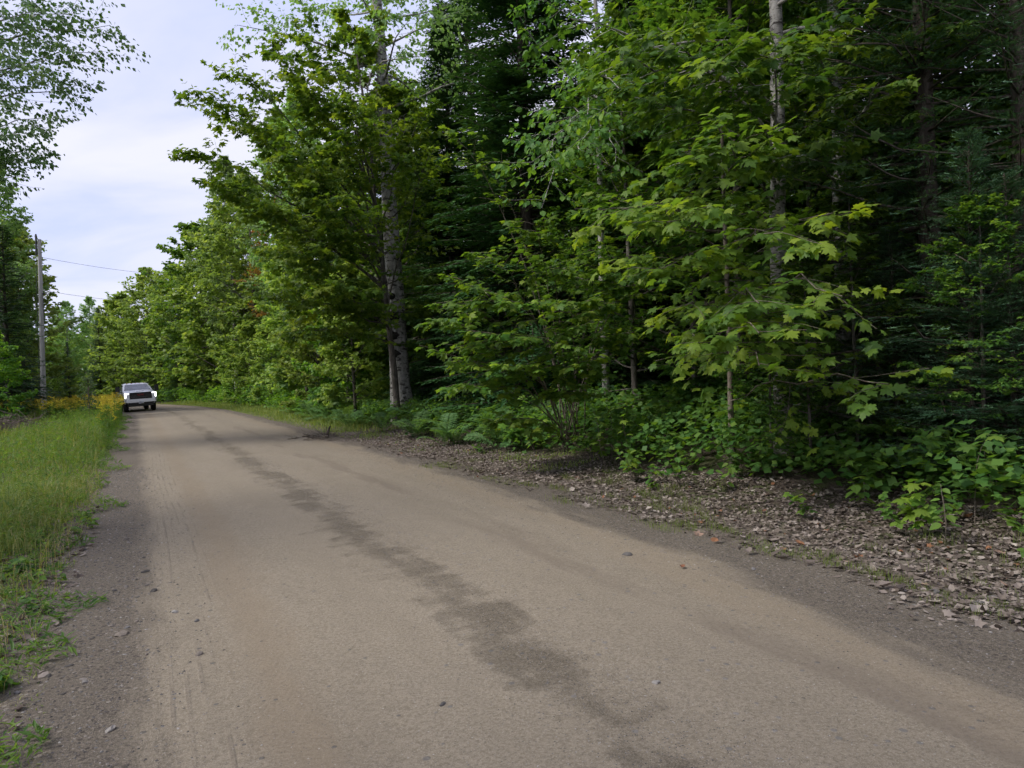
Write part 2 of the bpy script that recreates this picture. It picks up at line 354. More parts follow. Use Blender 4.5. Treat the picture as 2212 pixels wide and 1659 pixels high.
rgc = n.ramp(n.math('ADD', n.math('MULTIPLY', grit, 0.6), n.math('MULTIPLY', fine, 0.4)), (0.36, (0.080, 0.066, 0.050)), (0.50, (0.150, 0.124, 0.090)), (0.62, (0.235, 0.196, 0.145)))
c = n.mix(n.math('MULTIPLY', ridge, 0.76), c, rgc)
# darker damp smears on the far lane
sm = n.math('MULTIPLY', n.mapr(n.math('ABSOLUTE', n.math('SUBTRACT', tw2, 3.2)), 0.30, 0.02), n.mapr(big, 0.42, 0.6, 0, 0.55))
c = n.mix(sm, c, (0.148, 0.120, 0.092))
# tyre lines at the near edge
ln = n.math('SINE', n.math('MULTIPLY', n.math('ADD', t_, n.math('MULTIPLY', n.noise(n('ShaderNodeCombineXYZ', {0: s_, 1: 0.0, 2: 0.0}).outputs[0], 0.12, 1), 0.25)), 85.0))
lz = n.math('MULTIPLY', n.mapr(n.math('ABSOLUTE', n.math('SUBTRACT', t_, 0.36)), 0.26, 0.10), n.math('MULTIPLY', n.mapr(mid, 0.40, 0.62), n.mapr(big, 0.35, 0.6)))
lns = n.math('MULTIPLY', n.mapr(ln, 0.2, 0.9), lz)
c = n.mix(n.math('MULTIPLY', lns, 0.42), c, (0.136, 0.112, 0.092))
# pebbles pressed flat into the dirt
vo = n('ShaderNodeTexVoronoi', {'Vector': geo, 'Scale': 17.0, 'Randomness': 1.0})
pc = n('ShaderNodeSeparateColor', {0: vo.outputs['Color']})
keep = n.math('GREATER_THAN', pc.outputs[0], n.mapr(t_, 1.5, 3.2, 0.93, 0.74))
peb = n.math('MULTIPLY', n.mapr(n.math('ADD', vo.outputs['Distance'], n.math('MULTIPLY', pc.outputs[1], 0.18)), 0.34, 0.24), keep)
c = n.mix(n.math('MULTIPLY', peb, 0.75), c, n.ramp(pc.outputs[2], (0.0, (0.080, 0.074, 0.068)), (0.7, (0.152, 0.144, 0.138)), (1.0, (0.240, 0.224, 0.208))))
vo2 = n('ShaderNodeTexVoronoi', {'Vector': geo, 'Scale': 70.0}); pc2 = n('ShaderNodeSeparateColor', {0: vo2.outputs['Color']})
k2 = n.math('MULTIPLY', n.mapr(vo2.outputs['Distance'], 0.35, 0.2), n.math('GREATER_THAN', pc2.outputs[0], 0.74))
c = n.mix(n.math('MULTIPLY', k2, 0.7), c, n.ramp(pc2.outputs[1], (0.0, (0.088, 0.080, 0.072)), (0.85, (0.160, 0.144, 0.128)), (1.0, (0.440, 0.416, 0.384))))
lo = n.math('ADD', n.math('MULTIPLY', n.math('MAXIMUM', n.math('MAXIMUM', shR, shL), ridge), 0.9), 0.30)
h = n.math('ADD', n.math('MULTIPLY', n.math('ADD', fine, n.math('MULTIPLY', grit, 0.5)), lo), n.math('ADD', n.math('MULTIPLY', lns, -0.25), n.math('MULTIPLY', peb, 0.15)))
nb = n('ShaderNodeBump', {'Height': h, 'Strength': 0.7, 'Distance': 0.025})
und = n.math('ADD', n.noise(geo, 2.3, 4, 0.6), n.math('MULTIPLY', fing, 0.5))
nu = n('ShaderNodeBump', {'Height': und, 'Strength': 0.6, 'Distance': 0.05, 'Normal': nb.outputs[0]})
M['road'] = n.surf(n.bsdf(c, 0.92, 0.15, nu.outputs[0]))
rs = np.concatenate([np.arange(-8, 30, 0.25), np.arange(30, 110, 0.8)])
rt = np.arange(-0.75, 5.55, 0.1)
road = grid_sheet('road', rs, rt, lambda s, t: terrain(s, t) + 0.004, M['road'], True)
tag(road, kind='structure')

# ------------------------------------------------------------------ leaf templates  (x along the leaf, y across, z normal)
def fan(outline, center, zc=0.03, zt=-0.10):
    o = np.array(outline, float); o = np.concatenate([o, (o * [1, -1])[::-1][1 if abs(o[-1][1]) < 1e-6 else 0:]])
    if abs(o[0][1]) < 1e-6 and np.allclose(o[-1], o[0]): o = o[:-1]
    r = np.linalg.norm(o - np.array(center), axis=1)
    v = np.concatenate([[[center[0], center[1], zc]], np.column_stack([o, zt * r * r * 2.2])])
    k = len(o); i = np.arange(k)
    return v, np.stack([np.zeros(k, int), 1 + i, 1 + (i + 1) % k], -1)
MAPLE_HI = fan([(0.0, 0.0), (-0.06, 0.16), (-0.02, 0.42), (0.12, 0.30), (0.22, 0.34), (0.42, 0.62), (0.48, 0.44), (0.62, 0.46), (0.55, 0.20), (0.78, 0.22), (0.80, 0.12), (1.05, 0.0)], (0.30, 0))
MAPLE_MD = fan([(0.0, 0.0), (-0.02, 0.36), (0.20, 0.26), (0.50, 0.56), (0.55, 0.20), (1.03, 0.0)], (0.32, 0))
MAPLE_LO = (np.array([(0, 0, 0), (0.35, 0.5, -0.08), (0.45, 0, 0.05), (0.35, -0.5, -0.08), (1.0, 0, -0.12)]), np.array([(0, 2, 1), (0, 3, 2), (1, 2, 4), (3, 4, 2)]))
OVAL_HI = (np.array([(0, 0, 0), (0.2, 0.30, 0.02), (0.55, 0.36, 0.0), (0.85, 0.18, -0.05), (1.05, 0, -0.10), (0.85, -0.18, -0.05), (0.55, -0.36, 0.0), (0.2, -0.30, 0.02), (0.5, 0, -0.05)]),
           np.array([(0, 8, 1), (1, 8, 2), (2, 8, 3), (3, 8, 4), (4, 8, 5), (5, 8, 6), (6, 8, 7), (7, 8, 0)]))
OVAL_LO = (np.array([(0, 0, 0), (0.4, 0.40, 0.06), (1.0, 0, -0.05), (0.4, -0.40, 0.06)]), np.array([(0, 2, 1), (0, 3, 2)]))
MAPLE_TWO = (np.array([(0, 0, 0), (0.45, 0.50, -0.04), (1.0, 0, -0.10), (0.45, -0.50, -0.04)]), np.array([(0, 2, 1), (0, 3, 2)]))
NARROW = (np.array([(0, 0, 0), (0.4, 0.12, 0.02), (1.0, 0, -0.12), (0.4, -0.12, 0.02)]), np.array([(0, 2, 1), (0, 3, 2)]))
NEEDLE = (np.array([(0, -0.13, 0), (0, 0.13, 0), (1, 0, 0)]), np.array([(0, 1, 2)]))
CURL = (np.array([(0, 0, 0), (0.25, 0.34, 0.14), (0.75, 0.30, 0.10), (1.0, 0, 0.16), (0.75, -0.30, 0.14), (0.25, -0.34, 0.06), (0.5, 0, -0.06)]),
        np.array([(0, 6, 1), (1, 6, 2), (2, 6, 3), (3, 6, 4), (4, 6, 5), (5, 6, 0)]))
def put_leaves(b, tmpl, pos, dirv, nrm, size, rnd, curl=None, mi=0):
    T, Fc = tmpl; pos = np.asarray(pos, float)
    if len(pos) == 0: return
    d = norm(dirv); nr = np.asarray(nrm, float); nr = norm(nr - d * (nr * d).sum(1, keepdims=True)); w = np.cross(nr, d)
    k = len(pos); size = np.broadcast_to(size, (k,))[:, None, None]
    cz = (np.ones(k) if curl is None else curl)[:, None, None]
    v = pos[:, None] + size * (T[None, :, 0:1] * d[:, None] + T[None, :, 1:2] * w[:, None] + cz * T[None, :, 2:3] * nr[:, None])
    f = (Fc[None] + (np.arange(k) * len(T))[:, None, None]).reshape(-1, Fc.shape[1])
    b.add(v.reshape(-1, 3), f, np.repeat(np.broadcast_to(rnd, (k,)), len(T)), False, mi)

# ------------------------------------------------------------------ plant generators
def curve(rng, p, d, L, n, w, up):
    pts = [np.array(p, float)]; d = norm(np.array(d, float))
    for i in range(n):
        d = norm(d + rng.normal(0, w, 3) + np.array([0, 0, up])); pts.append(pts[-1] + d * (L / n))
    return np.array(pts)
def along(pts, f):
    q = np.clip(f, 0, 1) * (len(pts) - 1); i = min(int(q), len(pts) - 2); return pts[i] + (pts[i + 1] - pts[i]) * (q - i), norm(pts[i + 1] - pts[i])
class LeafSet:
    def __init__(self): self.p = []; self.d = []; self.n = []; self.r = []
    def twig(self, rng, pts, k, spread=0.9, flat=0.35, droop=0.25, tone=0.5, var=0.16, off=0.04, light=None):
        f = np.sort(rng.uniform(0.12, 1.0, k)); f[-1] = 1.0
        q = f * (len(pts) - 1); i = np.minimum(q.astype(int), len(pts) - 2); p = pts[i] + (pts[i + 1] - pts[i]) * (q - i)[:, None]
        d = norm(pts[i + 1] - pts[i]); side = np.where(np.arange(k) % 2, 1, -1)[:, None] * norm(np.cross(d, [0, 0, 1.0]) + 1e-4)
        ld = d * rng.uniform(0.3, 1.0, (k, 1)) + side * spread * rng.uniform(0.3, 1.2, (k, 1)) + rng.normal(0, 0.25, (k, 3)); ld[:, 2] -= droop
        ld = norm(ld)
        nn = np.tile([0, 0, 1.0], (k, 1)) + rng.normal(0, flat, (k, 3))
        if light is not None: nn += light
        self.p.append(p + ld * off); self.d.append(ld); self.n.append(nn); self.r.append(np.clip(tone + rng.normal(0, var, k), 0, 1))
    def flush(self, rng, b, tmpl, size, sv=0.22):
        if not self.p: return
        p = np.concatenate(self.p); k = len(p)
        put_leaves(b, tmpl, p, np.concatenate(self.d), np.concatenate(self.n), size * np.clip(rng.normal(1, sv, k), 0.5, 1.5), np.concatenate(self.r), rng.uniform(0.3, 2.0, k))

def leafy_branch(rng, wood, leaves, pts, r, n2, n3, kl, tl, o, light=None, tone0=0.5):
    """side twigs on a branch polyline, each with sub-twigs carrying leaves"""
    L = np.linalg.norm(np.diff(pts, axis=0), axis=1).sum()
    for j in range(n2):
        f = o['f0'] + (1 - o['f0']) * (j + rng.uniform(0, 1)) / n2
        p, d = along(pts, f); side = norm(np.cross(d, [0, 0, 1.0]) + 1e-4) * (1 if j % 2 else -1)
        td = norm(d * rng.uniform(0.5, 1.0) + side * rng.uniform(0.5, 1.1) + np.array([0, 0, rng.normal(o.get('tz', 0.05), o.get('tv', 0.25))]))
        l2 = tl * L * (1.15 - 0.75 * f) * rng.uniform(0.6, 1.25) + 0.12
        q = curve(rng, p, td, l2, 4, 0.12, o['up2'])
        if o['wood'] > 1: tube(wood, q, np.linspace(max(0.3 * r * (1.1 - f), 0.004), 0.0025, 5), 3)
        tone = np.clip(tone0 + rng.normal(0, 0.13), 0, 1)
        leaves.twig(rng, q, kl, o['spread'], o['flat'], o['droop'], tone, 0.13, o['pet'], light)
        for m in range(n3):
            f3 = rng.uniform(0.25, 0.9); p3, d3 = along(q, f3); s3 = norm(np.cross(d3, [0, 0, 1.0]) + 1e-4) * rng.choice([-1, 1])
            q3 = curve(rng, p3, d3 * 0.7 + s3 * rng.uniform(0.5, 1) + [0, 0, rng.normal(0.0, o.get('tv', 0.25))], l2 * rng.uniform(0.35, 0.65), 3, 0.12, o['up2'])
            if o['wood'] > 2: tube(wood, q3, np.linspace(0.004, 0.002, 4), 3)
            leaves.twig(rng, q3, max(3, int(kl * 0.7)), o['spread'], o['flat'], o['droop'], np.clip(tone + rng.normal(0, 0.07), 0, 1), 0.13, o['pet'], light)
    leaves.twig(rng, pts[-3:], kl, o['spread'], o['flat'], o['droop'], tone0, 0.12, o['pet'], light)
OPT = dict(f0=0.25, up2=-0.03, wood=1, spread=0.9, flat=0.35, droop=0.25, pet=0.05, tz=0.05, tv=0.25)
def broadleaf(seed, H, r0, cb, R, nb, n2, n3, kl, tmpl, size, elev=(15, 55), lean=(0, 0), light=(0, 0), lamp=0.4, prof=None, extra=(), opt=None,
              trunk_w=0.05, branch_up=0.03, tl=0.42, sides=10, limb_k=0.42):
    rng = np.random.default_rng(seed); o = dict(OPT); o.update(opt or {})
    wood, lb, leaves = B(), B(), LeafSet()
    nseg = 14; hs = np.linspace(0, 1, nseg + 1)
    wx = np.cumsum(rng.normal(0, trunk_w, nseg + 1)) * H / nseg * 0.5; wy = np.cumsum(rng.normal(0, trunk_w, nseg + 1)) * H / nseg * 0.5
    tp = np.column_stack([lean[0] * hs ** 1.3 + wx - wx[0], lean[1] * hs ** 1.3 + wy - wy[0], hs * H - 0.25])
    tr = r0 * (1 - hs) ** 0.75 + 0.012; tr[0] *= 1.35; tr[1] *= 1.03
    tube(wood, tp, tr, sides)
    prof = prof or (lambda h: np.sin(math.pi * np.clip(0.12 + 0.86 * h, 0, 1)) ** 0.8)
    lv = np.array([light[0], light[1], 0.0]) * 0.25
    for i in range(nb):
        h = cb + (1 - cb) * ((i + rng.uniform(0, 1)) / nb); az = i * 2.39996 + rng.normal(0, 0.3)
        hr = (h - cb) / (1 - cb); a = np.array([math.cos(az), math.sin(az), 0])
        L = R * prof(hr) * rng.uniform(0.7, 1.2) * (1 + lamp * (a[0] * light[0] + a[1] * light[1]))
        if L < 0.25: L = 0.25
        el = math.radians(elev[0] + (elev[1] - elev[0]) * hr + rng.normal(0, 8))
        p, _ = along(tp, h); r = max(min(limb_k * r0 * (1 - h) ** 0.6 * (L / R) ** 0.7, 0.5 * r0), 0.012)
        q = curve(rng, p, a * math.cos(el) + [0, 0, math.sin(el)], L, 7, 0.10, branch_up * (1 - 2 * hr * 0.3))
        if o['wood'] > 0: tube(wood, q, np.linspace(r, 0.006, 8), 5)
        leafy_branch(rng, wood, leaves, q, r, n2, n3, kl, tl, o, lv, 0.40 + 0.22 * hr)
    for (h, tip, r, k2, k3) in extra:
        p, _ = along(tp, h); tip = np.array(tip, float); L = np.linalg.norm(tip - p); f = np.linspace(0, 1, 9)[:, None]
        mid_ = (p + tip) / 2 + np.array([0, 0, 0.10 * L]); q = (1 - f) ** 2 * p + 2 * f * (1 - f) * mid_ + f * f * tip
        q[1:-1] += rng.normal(0, 0.02 * L, (7, 3)) * 0.6
        tube(wood, q, np.linspace(r, 0.006, 9), 6)
        leafy_branch(rng, wood, leaves, q, r, k2, k3, kl, tl, o, lv, 0.58)
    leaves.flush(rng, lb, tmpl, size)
    return wood, lb
def conifer(seed, H, r0, cb, R, whorl=0.3, per=5, nbl=16, ntw=10, tlen=0.11, tw=0.10, droop=-0.05, elev=(-12, 30), power=0.85, needles=False, hang=0.0, sides=8, gap=0.0):
    rng = np.random.default_rng(seed); wood, lb = B(), B(); hs = np.linspace(0, 1, 11)
    tp = np.column_stack([np.cumsum(rng.normal(0, 0.02, 11)), np.cumsum(rng.normal(0, 0.02, 11)), hs * H - 0.25]); tp[:, :2] -= tp[0, :2]
    tr = r0 * (1 - hs) ** 0.9 + 0.01; tr[0] *= 1.3; tube(wood, tp, tr, sides)
    Pp, Pd, Pn, Pr, Ps = [], [], [], [], []
    z = cb * H; i = 0
    while z < H * 0.985:
        hr = (z - cb * H) / (H * (1 - cb)); k = per + rng.integers(-1, 2)
        for m in range(k):
            if rng.random() < gap: continue
            az = rng.uniform(0, 6.283); L = R * ((1 - hr) ** power + 0.04) * rng.uniform(0.65, 1.15); el = math.radians(elev[0] + (elev[1] - elev[0]) * hr + rng.normal(0, 6))
            p, _ = along(tp, z / H + rng.uniform(-0.01, 0.01)); a = np.array([math.cos(az), math.sin(az), 0])
            q = curve(rng, p, a * math.cos(el) + [0, 0, math.sin(el)], L, 6, 0.05, droop)
            tube(wood, q, np.linspace(0.008 + 0.010 * L, 0.003, 7), 3)
            tone = np.clip(0.42 + rng.normal(0, 0.14), 0, 1); nb_ = max(4, int(nbl * L / R * 1.2 + 2))
            for j in range(nb_):
                f = 0.15 + 0.85 * (j + rng.uniform(0, 1)) / nb_; pb, db = along(q, f); side = norm(np.cross(db, [0, 0, 1.0]) + 1e-4) * (1 if j % 2 else -1)
                lbn = (0.42 * L * (1.08 - f) + 0.10) * rng.uniform(0.7, 1.2); bd = norm(db * 0.75 + side * 0.8 + np.array([0, 0, -hang + rng.normal(0, 0.08)]))
                nt = max(4, int(ntw * lbn / (0.3 * R) + 2)); ft = (np.arange(nt) + rng.uniform(0, 1, nt)) / nt
                pt = pb + bd * (ft * lbn)[:, None]; pt[:, 2] -= 0.10 * (ft ** 2) * lbn
                sd = np.where(np.arange(nt) % 2, 1, -1)[:, None] * norm(np.cross(bd, [0, 0, 1.0]))
                td = bd * 0.9 + sd * 0.75 + rng.normal(0, 0.10, (nt, 3)); td[-1] = bd
                Pp.append(pt); Pd.append(norm(td)); Pn.append(np.tile([0, 0, 1.0], (nt, 1)) + rng.normal(0, 0.3, (nt, 3)))
                Pr.append(np.clip(tone + 0.18 * (ft - 0.5) + 0.25 * (f - 0.6) + rng.normal(0, 0.10, nt), 0, 1)); Ps.append(tlen * (1.15 - 0.5 * ft) * rng.uniform(0.7, 1.25, nt))
        z += whorl * rng.uniform(0.7, 1.3) * (1.0 - 0.45 * hr); i += 1
    p = np.concatenate(Pp); d = np.concatenate(Pd); nn = np.concatenate(Pn); r = np.concatenate(Pr); sz = np.concatenate(Ps)
    if not needles:
        T = np.array([(0, 0, 0), (0.35, tw, 0.0), (1.0, 0, -0.05), (0.35, -tw, 0.0)])
        put_leaves(lb, (T, np.array([(0, 2, 1), (0, 3, 2)])), p, d, nn, sz, r)
    else:
        w = norm(np.cross(nn, d)); k = needles
        T = np.array([(0, 0, 0), (0.5, 0.05, 0), (1, 0, 0), (0.5, -0.05, 0)])
        put_leaves(lb, (T, np.array([(0, 2, 1), (0, 3, 2)])), p, d, nn, sz, np.clip(r - 0.15, 0, 1))
        for q in range(k):
            f = (q + 0.5) / k
            for sg in (-1, 1, 0):
                dv = d * 0.75 + w * (0.75 * sg) + norm(nn) * (0.55 if sg == 0 else 0.15) + rng.normal(0, 0.12, d.shape)
                put_leaves(lb, NEEDLE, p + d * (sz * f)[:, None], dv, nn, 0.030 * rng.uniform(0.8, 1.2, len(p)), np.clip(r + 0.1, 0, 1))
    return wood, lb
def tree(name, label, cat, wood, crown, x, y, rz=0.0, sc=1.0, group=None, dz=0.0):
    o = obj(name, None, loc=(x, y, float(terr_xy(x, y)) + dz), rot=(0, 0, rz), sc=sc)
    tag(o, label, cat, group)
    obj('trunk', wood, o); obj('crown', crown, o)
    return o

# ------------------------------------------------------------------ trees
ROADSIDE = (-NV[0], -NV[1])
def meshes(name, wl, bark, leafm):
    return wl[0].mesh(name + '_trunk', M[bark]), wl[1].mesh(name + '_crown', M[leafm])
MO = dict(flat=0.30, droop=0.35, spread=1.0, up2=-0.03, tz=0.0, tv=0.16)          # maple sprays lie in layers
AO = dict(flat=0.9, droop=0.6, spread=0.8, pet=0.06, tz=0.1, tv=0.45)              # aspen leaves hang every way
FO = dict(MO, flat=0.6, tv=0.25)
V = {}
def prof_tall(h): return np.sin(math.pi * np.clip(0.22 + 0.76 * h, 0, 1)) ** 0.7
# shared kinds of trees for the middle distance and the depth of the wood
for i in range(3):
    if i < 2: V['maple%d' % i] = meshes('maple_kind', broadleaf(10 + i, 13.5, 0.16, 0.10, 3.6, 60, 8, 3, 10, MAPLE_LO, 0.21, (5, 60), opt=dict(FO, wood=1), prof=prof_tall), 'bark_maple', 'maple_y' if i else 'maple')
    if i < 2: V['bright%d' % i] = meshes('bright_maple_kind', broadleaf(20 + i, 9.0, 0.10, 0.04, 2.7, 54, 7, 3, 10, MAPLE_TWO, 0.19, (10, 65), opt=dict(FO, wood=1), prof=prof_tall), 'bark_maple', 'maple_y')
    if i < 2: V['aspen%d' % i] = meshes('aspen_kind', broadleaf(30 + i, 17.0, 0.16, 0.22, 2.9, 64, 8, 3, 10, OVAL_LO, 0.16, (20, 65), opt=dict(AO, wood=1), prof=prof_tall), 'bark_aspen', 'aspen_far')
    if i < 2: V['hem%d' % i] = meshes('hemlock_kind', conifer(40 + i, 15.0, 0.19, 0.06, 3.1, 0.30, 6, 16, 9, 0.21, 0.20, -0.05, (0, 35), 0.75, hang=0.12), 'bark_con', 'conifer')
    if i < 1: V['spr%d' % i] = meshes('spruce_kind', conifer(50 + i, 14.0, 0.17, 0.05, 2.3, 0.28, 6, 14, 8, 0.20, 0.20, 0.03, (-20, 35), 0.95, hang=0.2), 'bark_con', 'fir')
for i in range(1):
    V['dead%d' % i] = meshes('understory_kind', broadleaf(60 + i, 7.0, 0.06, 0.06, 2.0, 34, 7, 3, 9, MAPLE_LO, 0.19, (5, 50), opt=dict(FO, wood=1), prof=prof_tall), 'bark_maple', 'maple')
V['maple2'] = (V['maple1'][0], V['maple1'][1]); V['bright2'] = V['bright0']; V['aspen2'] = V['aspen0']; V['hem2'] = V['hem0']; V['spr1'] = V['spr2'] = V['spr0']; V['dead1'] = V['dead0']
V['turn0'] = meshes('turning_kind', broadleaf(66, 11.0, 0.10, 0.3, 2.0, 30, 6, 3, 8, MAPLE_LO, 0.13, (20, 65), opt=dict(FO, wood=1)), 'bark_maple', 'autumn')
for i in range(1):
    V['layer%d' % i] = meshes('layered_maple_kind', broadleaf(70 + i, 9.0, 0.07, 0.05, 2.3, 40, 8, 3, 9, MAPLE_MD, 0.12, (0, 45), opt=dict(MO, wood=2), prof=prof_tall), 'bark_maple', 'maple_shaded')
V['layer1'] = V['layer0']
def place(kind, name, label, cat, xy, rz, sc, group=None):
    return tree(name, label, cat, V[kind][0], V[kind][1], xy[0], xy[1], rz, sc, group)

# --- big aspen with black knots
bx, by = col_t(868, 7.9)
zb = float(terr_xy(bx, by))
w, c = broadleaf(101, 21.0, 0.33, 0.50, 4.4, 30, 12, 4, 11, OVAL_LO, 0.125, (0, 50), (-0.6, 0.0), ROADSIDE, 0.0, opt=dict(AO, wood=2), trunk_w=0.03, sides=14, limb_k=0.26,
                 prof=lambda h: np.sin(math.pi * np.clip(0.35 + 0.6 * h, 0, 1)) ** 0.7)
o = tree('aspen_tree', 'tall old aspen with pale mottled bark and black knots on its trunk', 'tree', w.mesh('big_aspen_trunk', M['bark_aspen']), c.mesh('big_aspen_crown', M['aspen_far']), bx, by)
rng = np.random.default_rng(5)
for (u, v, r) in ((851, 684, 0.20), (848, 725, 0.17), (854, 764, 0.17), (846, 640, 0.12)):
    p = P(u, v, by - 0.26); b = B()
    nu, nv_ = 14, 9; th = np.linspace(0, 2 * math.pi, nu, endpoint=False); ph = np.linspace(0.05, math.pi - 0.05, nv_)
    a_, b_ = np.meshgrid(ph, th, indexing='ij'); rr = r * (1 + 0.18 * rng.normal(0, 1, a_.shape))
    vv = np.stack([rr * np.sin(a_) * np.cos(b_), 0.62 * rr * np.sin(a_) * np.sin(b_), 0.8 * rr * np.cos(a_)], -1).reshape(-1, 3)
    i = np.arange(nv_ - 1)[:, None] * nu; j = np.arange(nu)[None]
    b.add(vv, np.stack([i + j, i + nu + j, i + nu + (j + 1) % nu, i + (j + 1) % nu], -1).reshape(-1, 4), 0.5, True)
    obj('knot', b.mesh('knot', M['burl']), o, loc=(p[0] - bx, p[1] - by, p[2] - zb))
b = B()
for k in range(26):       # tangle of bare dead limbs under the crown
    h = rng.uniform(8.8, 11.6); az = rng.uniform(0, 6.28)
    q = curve(rng, (-0.25 - 0.02 * h, 0, h), (math.cos(az), math.sin(az), rng.uniform(-0.3, 0.3)), rng.uniform(0.9, 2.6), 7, 0.32, -0.02)
    tube(b, q, np.linspace(rng.uniform(0.018, 0.045), 0.005, 8), 5)
    for m in range(3):
        p_, d_ = along(q, rng.uniform(0.3, 0.9)); tube(b, curve(rng, p_, d_ + rng.normal(0, 0.6, 3), 0.6, 4, 0.3, -0.04), np.linspace(0.010, 0.003, 5), 3)
obj('dead_limbs', b.mesh('dead_limbs', M['dead_wood']), o)

# --- roadside maple spreading over the road, left of the aspen
mx, my = col_t(853, 7.5)
mz = float(terr_xy(mx, my))
def tips(lst, bx, by, bz): return [(h, tuple(P(u, v, d) - np.array([bx, by, bz])), r, k2, k3) for (h, u, v, d, r, k2, k3) in lst]
ex = tips([(0.45, 425, 205, 21.0, 0.05, 26, 3), (0.5, 505, 150, 21.5, 0.05, 24, 3), (0.40, 415, 330, 20.5, 0.05, 28, 3), (0.36, 470, 395, 20.0, 0.05, 28, 3),
           (0.6, 590, 110, 22, 0.05, 26, 3), (0.45, 520, 260, 20, 0.045, 26, 3), (0.35, 560, 450, 19.5, 0.045, 26, 3), (0.30, 610, 545, 19, 0.04, 26, 3), (0.26, 590, 640, 19.5, 0.04, 26, 3),
           (0.22, 650, 720, 19.5, 0.035, 22, 3), (0.55, 700, 80, 21, 0.04, 24, 3), (0.5, 760, 230, 19.5, 0.04, 24, 3), (0.35, 700, 420, 19, 0.04, 26, 3), (0.42, 620, 330, 19.5, 0.04, 28, 3), (0.5, 660, 200, 20.5, 0.04, 26, 3),
           (0.25, 720, 620, 19, 0.03, 22, 3), (0.3, 930, 330, 20, 0.03, 18, 2), (0.5, 920, 210, 21, 0.03, 18, 2)], mx, my, mz)
w, c = broadleaf(102, 13.0, 0.10, 0.20, 3.4, 28, 10, 3, 11, MAPLE_MD, 0.155, (5, 50), (-0.9, -0.2), ROADSIDE, 0.4, opt=dict(MO, flat=0.5, wood=2), extra=ex, tl=0.26)
tree('maple_tree', 'large roadside maple reaching its boughs out over the road, beside the knotted aspen', 'tree', w.mesh('road_maple_trunk', M['bark_maple']), c.mesh('road_maple_crown', M['maple']), mx, my)

# --- maples on the near right of the wood
def near_maple(seed, u, t, H, r0, bark, label, ex, R=3.2, nb=32, size=0.118, mat='maple_shaded', cb=0.16, kl=10, n3=3, n2=8, tmpl=MAPLE_HI, lean=(0, 0), name='maple_tree'):
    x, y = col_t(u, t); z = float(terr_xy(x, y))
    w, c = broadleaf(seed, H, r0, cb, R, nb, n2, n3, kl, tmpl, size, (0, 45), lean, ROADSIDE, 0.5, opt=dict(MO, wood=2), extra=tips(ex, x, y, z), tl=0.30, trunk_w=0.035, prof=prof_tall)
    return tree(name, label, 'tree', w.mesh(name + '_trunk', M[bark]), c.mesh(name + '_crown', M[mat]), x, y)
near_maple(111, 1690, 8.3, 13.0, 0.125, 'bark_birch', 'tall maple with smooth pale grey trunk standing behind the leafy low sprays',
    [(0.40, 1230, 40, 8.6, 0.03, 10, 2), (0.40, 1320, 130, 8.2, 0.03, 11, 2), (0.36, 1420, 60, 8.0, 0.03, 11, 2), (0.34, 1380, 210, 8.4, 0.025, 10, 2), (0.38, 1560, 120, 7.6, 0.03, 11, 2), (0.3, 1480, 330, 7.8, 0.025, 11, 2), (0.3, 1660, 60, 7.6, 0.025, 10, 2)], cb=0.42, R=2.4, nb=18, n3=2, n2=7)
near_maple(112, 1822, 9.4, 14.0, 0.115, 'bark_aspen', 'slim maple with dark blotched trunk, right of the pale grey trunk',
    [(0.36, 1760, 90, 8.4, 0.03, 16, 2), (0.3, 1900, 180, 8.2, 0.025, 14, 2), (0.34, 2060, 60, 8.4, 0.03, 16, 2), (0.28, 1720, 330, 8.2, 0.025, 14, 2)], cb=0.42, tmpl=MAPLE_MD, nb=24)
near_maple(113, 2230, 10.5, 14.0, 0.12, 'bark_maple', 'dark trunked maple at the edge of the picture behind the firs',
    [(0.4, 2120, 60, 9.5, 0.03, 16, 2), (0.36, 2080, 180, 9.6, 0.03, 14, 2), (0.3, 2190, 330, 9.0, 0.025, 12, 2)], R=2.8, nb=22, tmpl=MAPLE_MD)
near_maple(114, 1575, 7.6, 5.8, 0.035, 'twig', 'understory maple holding bright layered sprays out toward the road',
    [(0.62, 1315, 450, 7.6, 0.014, 12, 2), (0.50, 1405, 580, 7.4, 0.013, 12, 2), (0.42, 1640, 655, 6.6, 0.012, 8, 1), (0.45, 1820, 640, 6.6, 0.012, 8, 1), (0.66, 1590, 300, 7.2, 0.012, 8, 2), (0.60, 1440, 480, 7.2, 0.012, 10, 2),
     (0.36, 1640, 720, 6.7, 0.011, 9, 1), (0.30, 1640, 790, 6.9, 0.011, 9, 1), (0.2, 1920, 830, 6.8, 0.010, 6, 1), (0.55, 1680, 500, 6.8, 0.012, 9, 1), (0.55, 1800, 460, 7.2, 0.012, 8, 1), (0.4, 1480, 660, 7.4, 0.011, 9, 1), (0.3, 1530, 740, 7.3, 0.011, 8, 1)],
    R=1.1, nb=9, size=0.112, mat='maple', cb=0.2, n2=7, n3=2, kl=9)
